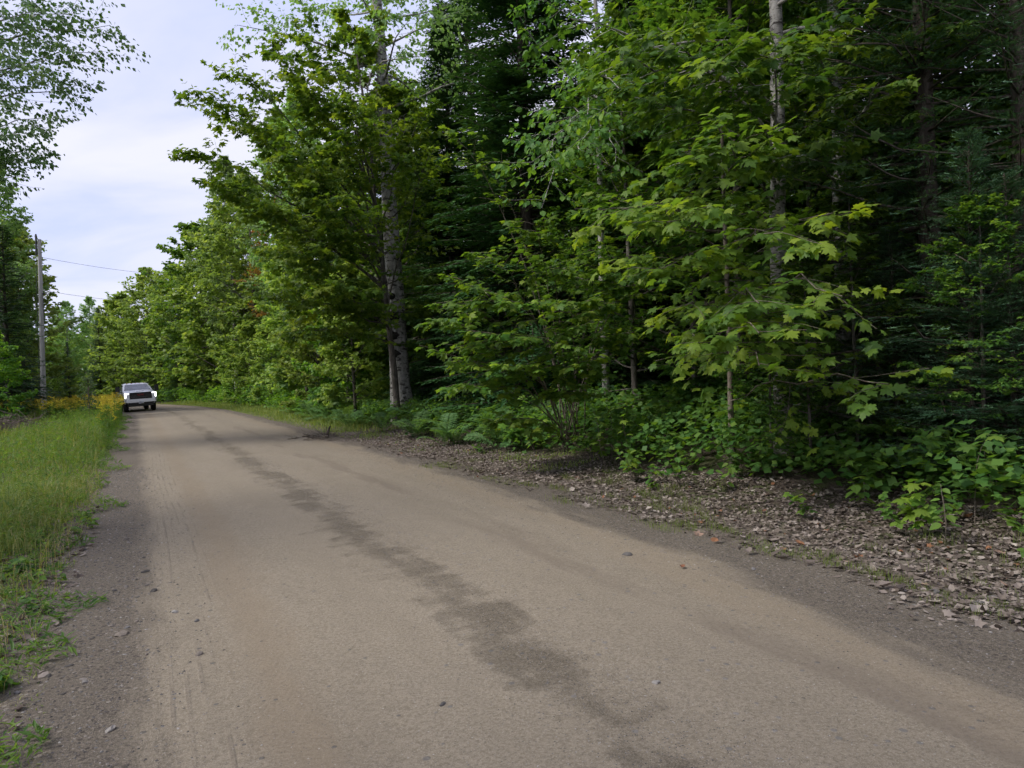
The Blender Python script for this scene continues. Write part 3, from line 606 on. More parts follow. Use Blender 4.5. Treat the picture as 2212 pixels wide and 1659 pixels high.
# poplar with round leaves
x, y = col_t(1308, 9.9); z = float(terr_xy(x, y))
w, c = broadleaf(121, 14.5, 0.085, 0.4, 2.2, 20, 8, 2, 9, OVAL_HI, 0.11, (10, 50), (0, 0), ROADSIDE, 0.3, opt=dict(AO, wood=2, flat=0.6),
    extra=tips([(0.5, 1150, 350, 11.5, 0.025, 12, 2), (0.5, 1170, 450, 11.5, 0.02, 10, 1), (0.55, 1260, 300, 11.5, 0.025, 12, 2), (0.52, 1200, 290, 12, 0.02, 10, 2), (0.6, 1330, 220, 12, 0.02, 10, 2), (0.5, 1330, 350, 12, 0.02, 9, 1)], x, y, z), tl=0.22)
tree('poplar_tree', 'thin poplar with round leaves and a spotted pale stem, between hemlock and maples', 'tree', w.mesh('poplar_trunk', M['bark_aspen']), c.mesh('poplar_crown', M['under']), x, y)

# --- conifers of the front row
w, c = conifer(131, 19.0, 0.22, 0.03, 3.0, 0.26, 7, 20, 11, 0.19, 0.20, -0.05, (-2, 35), 0.62, hang=0.15)
hem_w, hem_c = w.mesh('dark_hemlock_trunk', M['bark_con']), c.mesh('dark_hemlock_crown', M['conifer'])
w, c = conifer(132, 16.0, 0.19, 0.03, 2.7, 0.26, 7, 20, 10, 0.19, 0.20, -0.04, (-5, 35), 0.7, hang=0.18)
hm2_w, hm2_c = w.mesh('hemlock_trunk', M['bark_con']), c.mesh('hemlock_crown', M['conifer'])
w, c = conifer(133, 12.5, 0.15, 0.02, 2.3, 0.29, 6, 14, 9, 0.15, 0.12, 0.02, (-15, 35), 0.85, needles=2, hang=0.1)
fir_w, fir_c = w.mesh('fir_trunk', M['bark_con']), c.mesh('fir_crown', M['fir'])
w, c = conifer(134, 5.0, 0.05, 0.03, 1.3, 0.20, 6, 13, 9, 0.12, 0.12, 0.02, (-5, 40), 0.9, needles=2)
sap_w, sap_c = w.mesh('fir_sapling_trunk', M['bark_con']), c.mesh('fir_sapling_crown', M['fir'])
for (nm, lb_, mw, mc, u, t, rz, sc) in (
    ('hemlock_tree', 'dense dark hemlock rising past the top of the picture, right of the knotted aspen', hem_w, hem_c, 1150, 9.7, 0.4, 1.0),
    ('hemlock_tree', 'dark hemlock close behind the knotted aspen trunk', hm2_w, hm2_c, 985, 10.2, 1.9, 0.92),
    ('hemlock_tree', 'tall conifer peering over the dark hemlocks', *V['hem1'], 1040, 13.5, 0.2, 1.35),
    ('hemlock_tree', 'shadowed hemlock behind the layered maple shrub', hm2_w, hm2_c, 1395, 11.8, 4.0, 0.85),
    ('hemlock_tree', 'hemlock in deep shade behind the understory maple', hem_w, hem_c, 1530, 13.5, 2.0, 0.7),
    ('fir_tree', 'dark fir with a stout black trunk, nearest the edge of the picture', fir_w, fir_c, 2035, 8.9, 0.9, 1.0),
    ('fir_tree', 'dark fir crowding the right border of the picture', fir_w, fir_c, 2200, 9.3, 3.3, 0.9),
    ('fir_sapling', 'young fir with bluish tips below the blotched maple trunk', sap_w, sap_c, 1935, 8.4, 0.3, 0.62),
    ('fir_sapling', 'young fir with frosted tips in front of the stout fir', sap_w, sap_c, 2095, 8.1, 2.2, 0.80),
    ('fir_sapling', 'young fir squeezed between the blotched trunk and the stout fir', sap_w, sap_c, 1990, 9.0, 1.2, 0.95), ('fir_sapling', 'young fir at the right border above the undergrowth', sap_w, sap_c, 2190, 8.2, 5.2, 0.7),
    ('fir_sapling', 'low young fir half hidden in shade behind the undergrowth', sap_w, sap_c, 1790, 9.2, 4.4, 0.5)):
    x, y = col_t(u, t); tree(nm, lb_, 'tree', mw, mc, x, y, rz, sc)
rng = np.random.default_rng(90)
for (k, u, t, sc, nm, lb_) in (('layer0', 1370, 9.6, 0.95, 'maple_tree', 'leafy maple filling the gap right of the spotted poplar stem'), ('layer1', 1500, 10.4, 1.1, 'maple_tree', 'leafy maple in shade behind the layered sprays'),
        ('layer0', 1600, 10.8, 1.2, 'maple_tree', 'leafy maple just left of the pale grey trunk'), ('layer1', 1760, 10.6, 0.9, 'maple_tree', 'leafy maple between the pale grey and the blotched trunks'),
        ('layer0', 1900, 11.0, 1.15, 'maple_tree', 'leafy maple right of the blotched trunk'), ('layer1', 2010, 11.6, 1.2, 'maple_tree', 'leafy maple behind the stout fir'), ('layer0', 2130, 10.9, 1.0, 'maple_tree', 'leafy maple between the two dark firs'),
        ('layer1', 1240, 10.3, 0.7, 'maple_tree', 'small leafy maple behind the many-stemmed maple shrub'), ('layer0', 1085, 9.0, 0.5, 'maple_tree', 'low leafy maple at the foot of the dark hemlock'),
        ('layer0', 1745, 7.75, 0.32, 'maple_tree', 'low leafy maple at the foot of the pale grey trunk'), ('layer0', 1850, 8.1, 0.40, 'maple_tree', 'low leafy maple at the foot of the blotched trunk'), ('layer0', 1660, 7.7, 0.28, 'maple_tree', 'lowest leafy maple left of the pale grey trunk'), ('layer0', 2120, 8.0, 0.35, 'maple_tree', 'low leafy maple before the border fir'),
        ('hem0', 1660, 13.0, 0.85, 'hemlock_tree', 'shaded hemlock behind the pale grey trunk'), ('hem2', 1870, 12.8, 0.9, 'hemlock_tree', 'shaded hemlock behind the blotched trunk'),
        ('hem1', 2080, 12.6, 0.9, 'hemlock_tree', 'shaded hemlock behind the stout fir')):
    place(k, nm, lb_, 'tree', col_t(u, t), rng.uniform(0, 6.28), sc)
x, y = col_t(1425, 14.0); place('aspen1', 'aspen_tree', 'thin dark aspen stem deep between the hemlocks', 'tree', (x, y), 1.0, 0.8)

# --- multi-stemmed maple shrub at the edge, its nearest leaves one by one
LEAFM = []
for q in range(8):
    b = B(); put_leaves(b, MAPLE_HI, [(0, 0, 0)], [(1, 0, 0)], [(0, 0, 1)], 1.0, 0.12 + 0.11 * q, np.array([0.4 + 0.22 * q]))
    LEAFM.append((b.mesh('maple_leaf', M['maple']), b.mesh('maple_leaf_dark', M['under'])))
OVALM = []
for q in range(6):
    b = B(); put_leaves(b, OVAL_HI, [(0, 0, 0)], [(1, 0, 0)], [(0, 0, 1)], 1.0, 0.15 + 0.14 * q, np.array([0.5 + 0.4 * q])); OVALM.append(b.mesh('oval_leaf', M['under']))
def leaf_matrix(p, d, nn, s):
    d = norm(d); nn = norm(nn - d * np.dot(nn, d)); w = np.cross(nn, d)
    m = Matrix.Identity(4)
    for r in range(3): m[r][0] = d[r] * s; m[r][1] = w[r] * s; m[r][2] = nn[r] * s; m[r][3] = p[r]
    return m
sx, sy = col_t(1232, 7.5); sz_ = float(terr_xy(sx, sy)); rng = np.random.default_rng(141)
shrub = obj('maple_shrub', None, loc=(sx, sy, sz_)); tag(shrub, 'many-stemmed young maple with layered bright leaves, below the dark hemlock', 'shrub')
ls = LeafSet(); base = np.array([sx, sy, sz_])
tl_ = [(955, 690, 11.0), (1000, 605, 11.3), (1055, 545, 11.6), (1190, 570, 11.6), (1235, 650, 11.2), (985, 770, 11.0), (1010, 830, 11.0), (1090, 905, 11.2), (1290, 650, 11.8), (1330, 720, 11.6), (1120, 650, 10.8), (1180, 730, 10.8), (1060, 720, 10.8),
       (1110, 790, 10.8), (1260, 780, 11.0), (985, 640, 11.2), (1330, 600, 12.2), (975, 290, 12.4), (1040, 345, 12.4), (1150, 480, 12.2), (1390, 560, 12.0), (1205, 845, 11.4)]
for k, (u, v, d) in enumerate(tl_):
    tip = P(u, v, d) - base; p0 = np.array([rng.normal(0, 0.12), rng.normal(0, 0.12), -0.05]); f = np.linspace(0, 1, 10)[:, None]
    m_ = np.array([tip[0] * 0.45, tip[1] * 0.45, tip[2] * 0.85 + 0.15]); q = (1 - f) ** 2 * p0 + 2 * f * (1 - f) * m_ + f * f * tip; q[1:-1] += rng.normal(0, 0.025, (8, 3))
    b = B(); tube(b, q, np.linspace(0.014, 0.004, 10), 5)
    leafy_branch(rng, b, ls, q[4:], 0.01, 10 if v > 400 else 4, 1, 9, 0.32, dict(OPT, **MO, wood=3), np.array([-0.2, -0.15, 0]), 0.6)
    obj('stem', b.mesh('shrub_stem', M['twig']), shrub)
LP, LD, LN = np.concatenate(ls.p), np.concatenate(ls.d), np.concatenate(ls.n)
dist = np.linalg.norm(LP + base - [0, 0, CAM_H], axis=1); order = np.argsort(dist)
for i in order[:300]:
    obj('leaf', LEAFM[rng.integers(0, 8)][0], shrub, M=leaf_matrix(LP[i], LD[i], LN[i], 0.125 * rng.uniform(0.65, 1.3)))
b = B(); I = order[300:]
put_leaves(b, MAPLE_HI, LP[I], LD[I], LN[I], 0.122 * rng.uniform(0.6, 1.3, len(I)), np.clip(rng.normal(0.5, 0.2, len(I)), 0, 1), rng.uniform(0.4, 2, len(I)))
tag(obj('foliage', b.mesh('shrub_foliage', M['maple']), shrub), kind='stuff')

# --- right hand row further along the road, the curve and the wood behind
rng = np.random.default_rng(77)
def px_of(x, y): return IMG_W / 2 + F_PX * x / max(y, 0.1)
WORD = {'m': 'maple', 'b': 'light green maple', 'a': 'aspen', 'h': 'hemlock', 's': 'spruce', 'd': 'small maple'}
MARK = [(60, 'the utility pole'), (150, 'the goldenrod'), (245, 'the tall goldenrod'), (320, 'the truck'), (420, 'the lime bushes'), (520, 'the roadside aspens'), (620, 'the light roadside maples'), (740, 'the boughs over the road'),
        (870, 'the knotted aspen'), (985, 'the aspen side hemlock'), (1150, 'the tall dark hemlock'), (1308, 'the spotted poplar stem'), (1450, 'the layered sprays'), (1690, 'the pale grey trunk'), (1822, 'the blotched trunk'), (2035, 'the stout fir'), (2200, 'the border fir'), (2600, 'the firs past the border')]
def mark(x, y):
    u = px_of(x, y) if y > 0.5 else 2600; return min(MARK, key=lambda m: abs(m[0] - u))[1]
ROW = [  # kind, s, t_rel, scale, name, label
    ('bright0', 26.0, 7.2, 0.62, 'maple_tree', 'yellow green young maple beside the roadside ferns'),
    ('dead0', 28.5, 7.6, 0.85, 'maple_tree', 'low spreading maple just past the ferns along the road'),
    ('maple0', 27.5, 9.5, 0.95, 'maple_tree', 'dark green maple behind the yellow green young maple'),
    ('hem0', 31.0, 9.6, 0.9, 'hemlock_tree', 'hemlock standing back between roadside maples'),
    ('bright1', 32.5, 7.4, 0.60, 'maple_tree', 'bushy lime coloured maple at the verge, second past the ferns'),
    ('maple1', 35.0, 8.8, 0.92, 'maple_tree', 'round crowned maple behind the bushy lime coloured maple'),
    ('bright2', 38.0, 8.0, 1.05, 'maple_tree', 'tall light green maple with a white stem showing, midway along the road'),
    ('spr1', 37.5, 10.5, 1.05, 'spruce_tree', 'dark spruce backing the light green maple'),
    ('aspen0', 42.0, 9.0, 1.05, 'aspen_tree', 'grey green aspen tower with a rounded top beside the road'),
    ('bright0', 43.0, 7.0, 0.55, 'maple_tree', 'yellowish roadside bush maple under the grey green aspen'),
    ('hem1', 45.5, 8.8, 0.75, 'hemlock_tree', 'dark low hemlock behind the yellowish bush maples'),
    ('aspen1', 48.0, 9.4, 1.1, 'aspen_tree', 'feathery aspen next to the grey green aspen tower'),
    ('turn0', 50.5, 9.5, 1.25, 'maple_tree', 'maple with a browning thin top among the aspens'),
    ('bright1', 50.0, 7.2, 0.62, 'maple_tree', 'brightest yellow green bush maple opposite the truck'),
    ('bright2', 54.5, 7.0, 0.50, 'maple_tree', 'small yellow green bush maple beyond the brightest one'),
    ('maple2', 56.0, 9.0, 1.2, 'maple_tree', 'mid green maple opposite the truck'),
    ('aspen2', 60.0, 8.5, 1.12, 'aspen_tree', 'pale aspen past the truck on the right verge'),
    ('bright0', 64.0, 8.6, 1.6, 'maple_tree', 'sunlit lime maple standing tall behind the truck'),
    ('maple0', 69.0, 8.5, 1.15, 'maple_tree', 'maple with heart shaped crown at the start of the bend'),
    ('hem2', 73.0, 7.6, 0.62, 'hemlock_tree', 'dark hemlock directly behind the truck roof'),
    ('bright2', 77.0, 8.4, 1.4, 'maple_tree', 'light green maple towering over the truck at the bend'),
    ('hem0', 80.0, 7.2, 0.55, 'hemlock_tree', 'second dark hemlock behind the truck, left of its roof'),
    ('maple1', 84.0, 7.9, 1.0, 'maple_tree', 'dull green maple on the outside of the bend'),
    ('bright1', 90.0, 7.5, 1.3, 'maple_tree', 'pale green maple on the outside of the bend'),
    ('spr2', 96.0, 7.0, 0.80, 'spruce_tree', 'pointed dark spruce near the second utility pole'),
    ('maple2', 99.0, 9.5, 0.85, 'maple_tree', 'distant maple right of the pointed dark spruce'),
    ('spr0', 104.0, 6.5, 0.55, 'spruce_tree', 'small pointed spruce at the far end of the goldenrod'),
    ('aspen1', 108.0, 8.0, 0.75, 'aspen_tree', 'far pale aspen at the end of the clearing'),
]
for (k, s, tr_, sc, nm, lb_) in ROW:
    x, y = st2xy(s, tr_ + float(shift(s))); place(k, nm, lb_, 'tree', (x, y), rng.uniform(0, 6.28), sc)
# far trees round the bend, not to be told apart
for s in np.arange(84, 150, 4.2):
    for tt in (11.5, 17.0, 24.0):
        x, y = st2xy(s + rng.normal(0, 1), tt + float(shift(s)) + rng.normal(0, 1)); k = rng.choice(['maple0', 'maple1', 'aspen0', 'aspen2', 'bright0', 'bright1', 'bright2', 'spr1'], p=[.17, .17, .15, .14, .11, .11, .11, .04])
        nm = {'m': 'maple_tree', 'a': 'aspen_tree', 'h': 'hemlock_tree', 's': 'spruce_tree', 'b': 'maple_tree'}[k[0]]
        place(k, nm, 'far ' + WORD[k[0]] + {11.5: ' in the first', 17.0: ' in the middle', 24.0: ' in the last'}[tt] + ' rank at the bend, behind ' + mark(x, y), 'tree', (x, y), rng.uniform(0, 6.28), rng.uniform(0.6, 0.8) * (1.45 if k[0] == 'b' else 1.0), 'trees round the far bend')
# depth of the wood on the right
for s in np.arange(-9, 84, 3.6):
    for r_, tt in enumerate((13.0, 16.5, 20.5, 25.5, 31.5)):
        if s < 24 and r_ == 0 and rng.random() < 0.35: continue
        ss_, t2 = s + rng.normal(0, 1.0), tt + rng.normal(0, 0.9) + float(shift(s)); x, y = st2xy(ss_, t2)
        if y < 1.0 and x > 18: continue
        if s < 14 and r_ > 1 and rng.random() < 0.6: continue
        k = rng.choice(['maple0', 'maple1', 'maple2', 'hem0', 'hem2', 'spr2', 'dead0', 'dead1', 'aspen2'], p=[.15, .15, .13, .15, .12, .08, .08, .07, .07])
        nm = {'m': 'maple_tree', 'a': 'aspen_tree', 'h': 'hemlock_tree', 's': 'spruce_tree', 'd': 'maple_tree'}[k[0]]
        place(k, nm, 'shaded ' + WORD[k[0]] + ' in the ' + ('second', 'third', 'fourth', 'fifth', 'sixth')[r_] + ' rank behind ' + mark(x, y), 'tree', (x, y), rng.uniform(0, 6.28), rng.uniform(0.7, 0.95), 'trees deep in the roadside wood')

# --- left side
LX, LY = -16.5, 17.5; lz = float(terr_xy(LX, LY))
w, c = broadleaf(151, 19.0, 0.22, 0.30, 4.2, 30, 11, 3, 14, OVAL_LO, 0.10, (5, 50), (0.5, 0), (0.95, 0.0), 0.5, opt=dict(AO, wood=2), tl=0.30,
    extra=tips([(0.50, 235, 55, 17.5, 0.05, 24, 3), (0.46, 215, 115, 17.5, 0.045, 22, 3), (0.5, 160, 30, 17, 0.05, 24, 3), (0.40, 165, 185, 17.5, 0.04, 22, 3), (0.36, 100, 255, 17, 0.04, 22, 3), (0.33, 60, 325, 17.5, 0.035, 20, 3), (0.4, 100, 130, 16.5, 0.04, 22, 3),
                (0.34, 40, 290, 16.5, 0.035, 20, 3), (0.30, 45, 380, 17.5, 0.03, 18, 2), (0.5, 90, 20, 16.5, 0.04, 22, 3)], LX, LY, lz))
tree('aspen_tree', 'aspen leaning its airy boughs in over the left verge', 'tree', w.mesh('left_aspen_trunk', M['bark_aspen']), c.mesh('left_aspen_crown', M['aspen']), LX, LY)
LROW = [('hem1', 22, 37.0, 0.70, 'hemlock_tree', 'dark hemlock left of the utility pole'), ('hem2', -60, 34.0, 0.70, 'hemlock_tree', 'dark hemlock at the left border of the picture'),
        ('aspen1', 12, 41.0, 0.86, 'aspen_tree', 'pale leaved aspen above the dark hemlocks left of the pole'), ('maple1', 52, 44.0, 0.86, 'maple_tree', 'maple spreading behind the top of the utility pole'),
        ('hem0', 40, 50.0, 0.70, 'hemlock_tree', 'hemlock behind the utility pole foot'), ('maple2', -40, 47.0, 0.95, 'maple_tree', 'maple at the left border behind the hemlocks'),
        ('bright2', 5, 56.0, 1.0, 'maple_tree', 'light green maple glimpsed left of the pole'), ('hem1', 38, 62.0, 0.8, 'hemlock_tree', 'far hemlock on the left edge of the clearing'),
        ('maple0', 20, 70.0, 1.0, 'maple_tree', 'far maple on the left edge of the clearing'), ('dead1', -5, 31.0, 0.6, 'maple_tree', 'small shady maple by the brush pile'),
        ('spr2', 52, 78.0, 0.7, 'spruce_tree', 'far spruce beside the second pole')]
for (k, u, d, sc, nm, lb_) in LROW: place(k, nm, lb_, 'tree', col_d(u, d), rng.uniform(0, 6.28), sc)
for k_ in range(26):
    d = rng.uniform(36, 95); u = rng.uniform(-420, -20) if d < 60 else rng.uniform(-300, 45)
    k = rng.choice(['maple0', 'hem0', 'aspen0', 'maple1', 'hem2']); nm = {'m': 'maple_tree', 'a': 'aspen_tree', 'h': 'hemlock_tree'}[k[0]]
    place(k, nm, ('near ' if d < 50 else 'middle ' if d < 72 else 'far ') + WORD[k[0]] + ' in the dense stand left of the clearing', 'tree', col_d(u, d), rng.uniform(0, 6.28), rng.uniform(0.7, 0.95), 'trees left of the clearing')
# trees standing left of the camera that shade the near road and the near wood
for (k, nm, lb_, x, y, sc) in (('aspen0', 'aspen_tree', 'aspen left of the camera beyond the picture border', -14.5, 4.0, 0.85),
        ('hem0', 'hemlock_tree', 'hemlock left of the camera beyond the picture border', -15.5, 0.0, 0.9), ('maple2', 'maple_tree', 'maple behind the aspen left of the camera', -19.5, 3.0, 1.0), ('aspen2', 'aspen_tree', 'aspen behind and left of the camera', -11.5, -3.5, 1.0),
        ('maple1', 'maple_tree', 'maple behind and left of the camera', -15.0, -6.0, 1.1), ('hem2', 'hemlock_tree', 'hemlock behind the camera beside the road', -9.0, -9.5, 1.0)):
    place(k, nm, lb_, 'tree', (x, y), 1.3 * sc, sc)
# ------------------------------------------------------------------ white pickup truck
n = N('white_paint'); tc = n('ShaderNodeTexCoord').outputs['Object']
dz_ = n('ShaderNodeSeparateXYZ', {0: tc}).outputs[2]
dust = n.math('MULTIPLY', n.mapr(n.math('ADD', dz_, n.math('MULTIPLY', n.noise(tc, 6, 4), 0.4)), 1.05, 0.55), 0.45)
M['paint'] = n.surf(n.bsdf(n.mix(dust, (0.80, 0.80, 0.81), (0.38, 0.33, 0.27)), 0.28, 0.5, None, **{'Coat Weight': 0.6, 'Coat Roughness': 0.08}))
n = N('windscreen'); tc = n('ShaderNodeTexCoord').outputs['Object']
M['glass'] = n.surf(n.bsdf(n.mix(n.mapr(n.noise(tc, 1.6, 2), 0.4, 0.6), (0.05, 0.06, 0.075), (0.09, 0.105, 0.13)), 0.06, 1.0))
M['black'] = plain('black_trim', (0.012, 0.012, 0.013), 0.35)
M['tyre'] = plain('tyre_rubber', (0.02, 0.019, 0.018), 0.85, 0, 0.2)
M['chrome'] = plain('bright_metal', (0.55, 0.55, 0.57), 0.25, 1.0)
M['bar'] = plain('grille_bar_grey', (0.14, 0.14, 0.15), 0.3, 0.8)
M['red'] = plain('red_emblem', (0.45, 0.02, 0.02), 0.35)
M['plate'] = plain('number_plate', (0.62, 0.64, 0.68), 0.45)
M['lens'] = plain('lamp_lens', (0.30, 0.32, 0.34), 0.1, 0.3)
M['amber'] = plain('amber_lens', (0.5, 0.20, 0.03), 0.3)
n = N('running_light'); M['drl'] = n.surf(n('ShaderNodeEmission', {'Color': (0.95, 0.98, 1, 1), 'Strength': 2.2}).outputs[0])
ang = math.radians(-56.0); fv = np.array([math.cos(ang), math.sin(ang)])
fx, fy = -23.35, 44.7
cx, cyy = fx - 2.75 * fv[0], fy - 2.75 * fv[1]
truck = obj('pickup_truck', None, loc=(cx, cyy, float(terr_xy(cx, cyy)) + 0.01), rot=(math.radians(1.8), 0, ang), sc=0.9)
tag(truck, 'white heavy duty pickup truck with lit headlights coming along the dirt road', 'truck')
def loft(b, secs, closed_ends=True, smooth_=True):
    K, m = len(secs), len(secs[0]); v = np.array(secs, float).reshape(-1, 3)
    i = np.arange(K - 1)[:, None] * m; j = np.arange(m)[None]; j2 = (j + 1) % m
    b.add(v, np.stack([i + j, i + j2, i + m + j2, i + m + j], -1).reshape(-1, 4), 0.5, smooth_)
    if closed_ends:
        for q in (0, K - 1): b.add(secs[q], [list(range(m))], 0.5, False)
def body_sec(x, hw, zt, zb):
    h = [(0.0, zt + 0.015), (0.45 * hw, zt + 0.012), (0.80 * hw, zt), (0.93 * hw, zt - 0.045), (0.985 * hw, zt - 0.14), (hw, zt - 0.36), (hw, max(0.86, zb + 0.03)), (0.985 * hw, max(0.74, zb + 0.01)), (0.96 * hw, zb)]
    return [(x, y, z) for (y, z) in h] + [(x, -y, z) for (y, z) in reversed(h[1:])]
XS = [(3.04, 0.92, 1.30), (3.0, 0.955, 1.37), (2.9, 0.985, 1.405)] + [(x, 1.0 + 0.02 * (x < 2.7), 1.405 + 0.10 * smooth(2.9, 1.5, x)) for x in np.arange(2.8, -3.06, -0.1)] + [(-3.1, 1.0, 1.50)]
secs = []
for (x, hw, zt) in XS:
    zb = 0.56
    for wx in (2.02, -1.85):
        if abs(x - wx) < 0.52: zb = max(zb, 0.44 + math.sqrt(0.52 ** 2 - (x - wx) ** 2))
    if x < -0.95: zt = 1.50
    secs.append(body_sec(x, hw, float(zt), zb))
b = B(); loft(b, secs); body = obj('body', b.mesh('truck_body', M['paint']), truck)
# cab as stacked rings
def cab_ring(z):
    f = max(0.0, (z - 1.48) / (2.02 - 1.48)); xf = 1.72 - 1.14 * f ** 1.05; xr = -1.02 + 0.16 * f; hw = 0.97 - 0.20 * f ** 1.25
    if z > 1.97: q = (z - 1.97) / 0.05; xf -= 0.10 * q; xr += 0.08 * q; hw -= 0.10 * q
    ys = np.linspace(-0.94, 0.94, 9)
    front = [(xf - 0.13 * y ** 4 - 0.03 * y * y, y * hw, z) for y in ys]; side = [(xf + (xr - xf) * k, hw, z) for k in (0.12, 0.35, 0.6, 0.88)]
    back = [(xr, y * hw, z) for y in ys[::-1]]; side2 = [(xf + (xr - xf) * k, -hw, z) for k in (0.88, 0.6, 0.35, 0.12)]
    return front + side + back + side2
b = B(); loft(b, [cab_ring(z) for z in (1.44, 1.50, 1.60, 1.72, 1.84, 1.93, 1.97, 2.0, 2.02)]); cab = obj('cab', b.mesh('truck_cab', M['paint']), truck)
def cabf(z): f = (z - 1.48) / 0.54; return 1.72 - 1.14 * f ** 1.05, -1.02 + 0.16 * f, 0.97 - 0.20 * f ** 1.25
b = B(); rows = np.linspace(1.515, 1.925, 8); cols_ = np.linspace(-0.87, 0.87, 13); v = []
for z in rows:
    xf, xr, hw = cabf(z); v += [(xf - 0.13 * y ** 4 - 0.03 * y * y + 0.012, y * hw, z + 0.004) for y in cols_]
i = np.arange(7)[:, None] * 13; j = np.arange(12)[None]; b.add(v, np.stack([i + j, i + j + 1, i + 14 + j, i + 13 + j], -1).reshape(-1, 4), 0.5, True)
obj('windscreen', b.mesh('windscreen', M['glass']), cab)
for sd in (-1, 1):
    for (k0, k1) in ((0.10, 0.46), (0.50, 0.86)):
        b = B(); v = []
        for z in (1.54, 1.70, 1.90):
            xf, xr, hw = cabf(z)
            for k in (k0 + (0.05 if k0 < 0.2 else 0), k1): v.append((xf + (xr - xf) * k, sd * (hw + 0.010), z))
        b.add(v, [(0, 1, 3, 2), (2, 3, 5, 4)]); obj('side_window', b.mesh('side_window', M['glass']), cab)
    b = B(); box(b, (0.05, 0.0, 1.12), (0.28, 0.03, 1.16)); obj('door_handle', b.mesh('door_handle', M['black']), body, loc=(0, sd * 1.025 - (0.03 if sd < 0 else 0), 0))
    # mirror on two arms
    b = B(); yy = sd
    secs = [[(x + 0.05 * k, yy * (1.25 + (0.13 + 0.01 * k) * cy_), 1.60 + 0.22 * cz) for (cy_, cz) in ((-1, -0.85), (-0.7, -1), (0.7, -1), (1, -0.8), (1, 0.8), (0.75, 1), (-0.7, 1), (-1, 0.85))] for k, x in ((0, 1.30), (1, 1.36), (0.4, 1.42))]
    loft(b, secs); mir = obj('mirror', b.mesh('mirror', M['black']), truck)
    b = B(); tube(b, [(1.36, yy * 0.95, 1.42), (1.36, yy * 1.12, 1.46)], 0.035, 8); tube(b, [(1.36, yy * 0.95, 1.50), (1.36, yy * 1.12, 1.60)], 0.02, 6); obj('mirror_arm', b.mesh('mirror_arm', M['black']), mir)
    # headlights
    b = B(); box(b, (2.86, min(yy * 0.70, yy * 0.985), 1.06), (3.035, max(yy * 0.70, yy * 0.985), 1.30)); hl = obj('headlight', b.mesh('headlight', M['lens']), truck)
    b = B(); y0, y1 = sorted((yy * 0.90, yy * 0.99)); box(b, (2.9, y0, 1.0), (3.05, y1, 1.325)); y0, y1 = sorted((yy * 0.72, yy * 0.90)); box(b, (2.9, y0, 1.255), (3.047, y1, 1.325))
    obj('running_light', b.mesh('running_light', M['drl']), hl)
    b = B(); y0, y1 = sorted((yy * 0.83, yy * 0.95)); box(b, (2.9, y0, 0.56), (3.105, y1, 0.90)); obj('air_curtain', b.mesh('air_curtain', M['black']), truck)
# grille
b = B(); box(b, (2.95, -0.70, 0.895), (3.052, 0.70, 1.36)); gr = obj('grille', b.mesh('grille', M['black']), truck)
for k, z in enumerate((0.95, 1.04, 1.13, 1.22, 1.30)):
    b = B(); box(b, (3.05, -0.63, z - 0.012), (3.075, 0.63, z + 0.012)); obj('grille_bar', b.mesh('grille_bar', M['bar'] if k in (1, 2) else M['black']), gr)
b = B(); box(b, (3.05, -0.30, 1.10), (3.082, 0.30, 1.27)); obj('badge_panel', b.mesh('badge_panel', M['black']), gr)
fc = bpy.data.curves.new('emblem', 'FONT'); fc.body = 'GMC'; fc.size = 0.15; fc.align_x = 'CENTER'; fc.align_y = 'CENTER'; fc.extrude = 0.008
fo = bpy.data.objects.new('emblem_text', fc); col.objects.link(fo)
em = bpy.data.meshes.new_from_object(fo.evaluated_get(bpy.context.evaluated_depsgraph_get())); bpy.data.objects.remove(fo)
em.materials.clear(); em.materials.append(M['red'])
obj('emblem', em, gr, loc=(3.095, 0, 1.185), rot=(math.radians(90), 0, math.radians(90)), sc=(1.25, 1.0, 1.0))
# hood scoop, bumper, skirt, plate
b = B(); loft(b, [[(x, y * w_, 1.41 + z * h_ + 0.06 * (2.7 - x)) for (y, z) in ((-1, 0), (-0.8, 1), (0.8, 1), (1, 0))] for (x, w_, h_) in ((2.75, 0.30, 0.035), (2.4, 0.34, 0.075), (1.9, 0.30, 0.02))], True, False); obj('hood_scoop', b.mesh('hood_scoop', M['paint']), body)
b = B(); box(b, (2.70, -0.24, 1.43), (2.765, 0.24, 1.462)); obj('scoop_opening', b.mesh('scoop_opening', M['black']), body)
def bsec(x, hw): return [(x, -hw, 0.66), (x, -hw, 0.86), (x, -0.9 * hw, 0.90), (x, 0.9 * hw, 0.90), (x, hw, 0.86), (x, hw, 0.66)]
b = B(); loft(b, [bsec(2.6, 1.02), bsec(2.95, 1.01), bsec(3.09, 0.95), bsec(3.12, 0.90)], True, False); bp = obj('bumper', b.mesh('bumper', M['paint']), truck)
b = B(); box(b, (2.5, -0.80, 0.40), (3.06, 0.80, 0.665)); obj('skirt', b.mesh('skirt', M['black']), bp)
b = B(); box(b, (3.12, -0.155, 0.58), (3.135, 0.155, 0.74)); pl = obj('number_plate', b.mesh('number_plate', M['plate']), bp)
for k in range(6):
    b = B(); y = -0.115 + 0.043 * k; box(b, (3.135, y, 0.625), (3.138, y + 0.025, 0.69)); obj('plate_mark', b.mesh('plate_mark', M['dark_metal']), pl)
for y in (-0.55, -0.25, 0, 0.25, 0.55):
    b = B(); box(b, (0.50, y - 0.035, 2.0), (0.60, y + 0.035, 2.035)); obj('roof_lamp', b.mesh('roof_lamp', M['amber']), cab)
b = B(); box(b, (-3.0, -0.78, 1.49), (-1.15, 0.78, 1.535)); obj('bed_cover', b.mesh('bed_cover', M['black']), body)
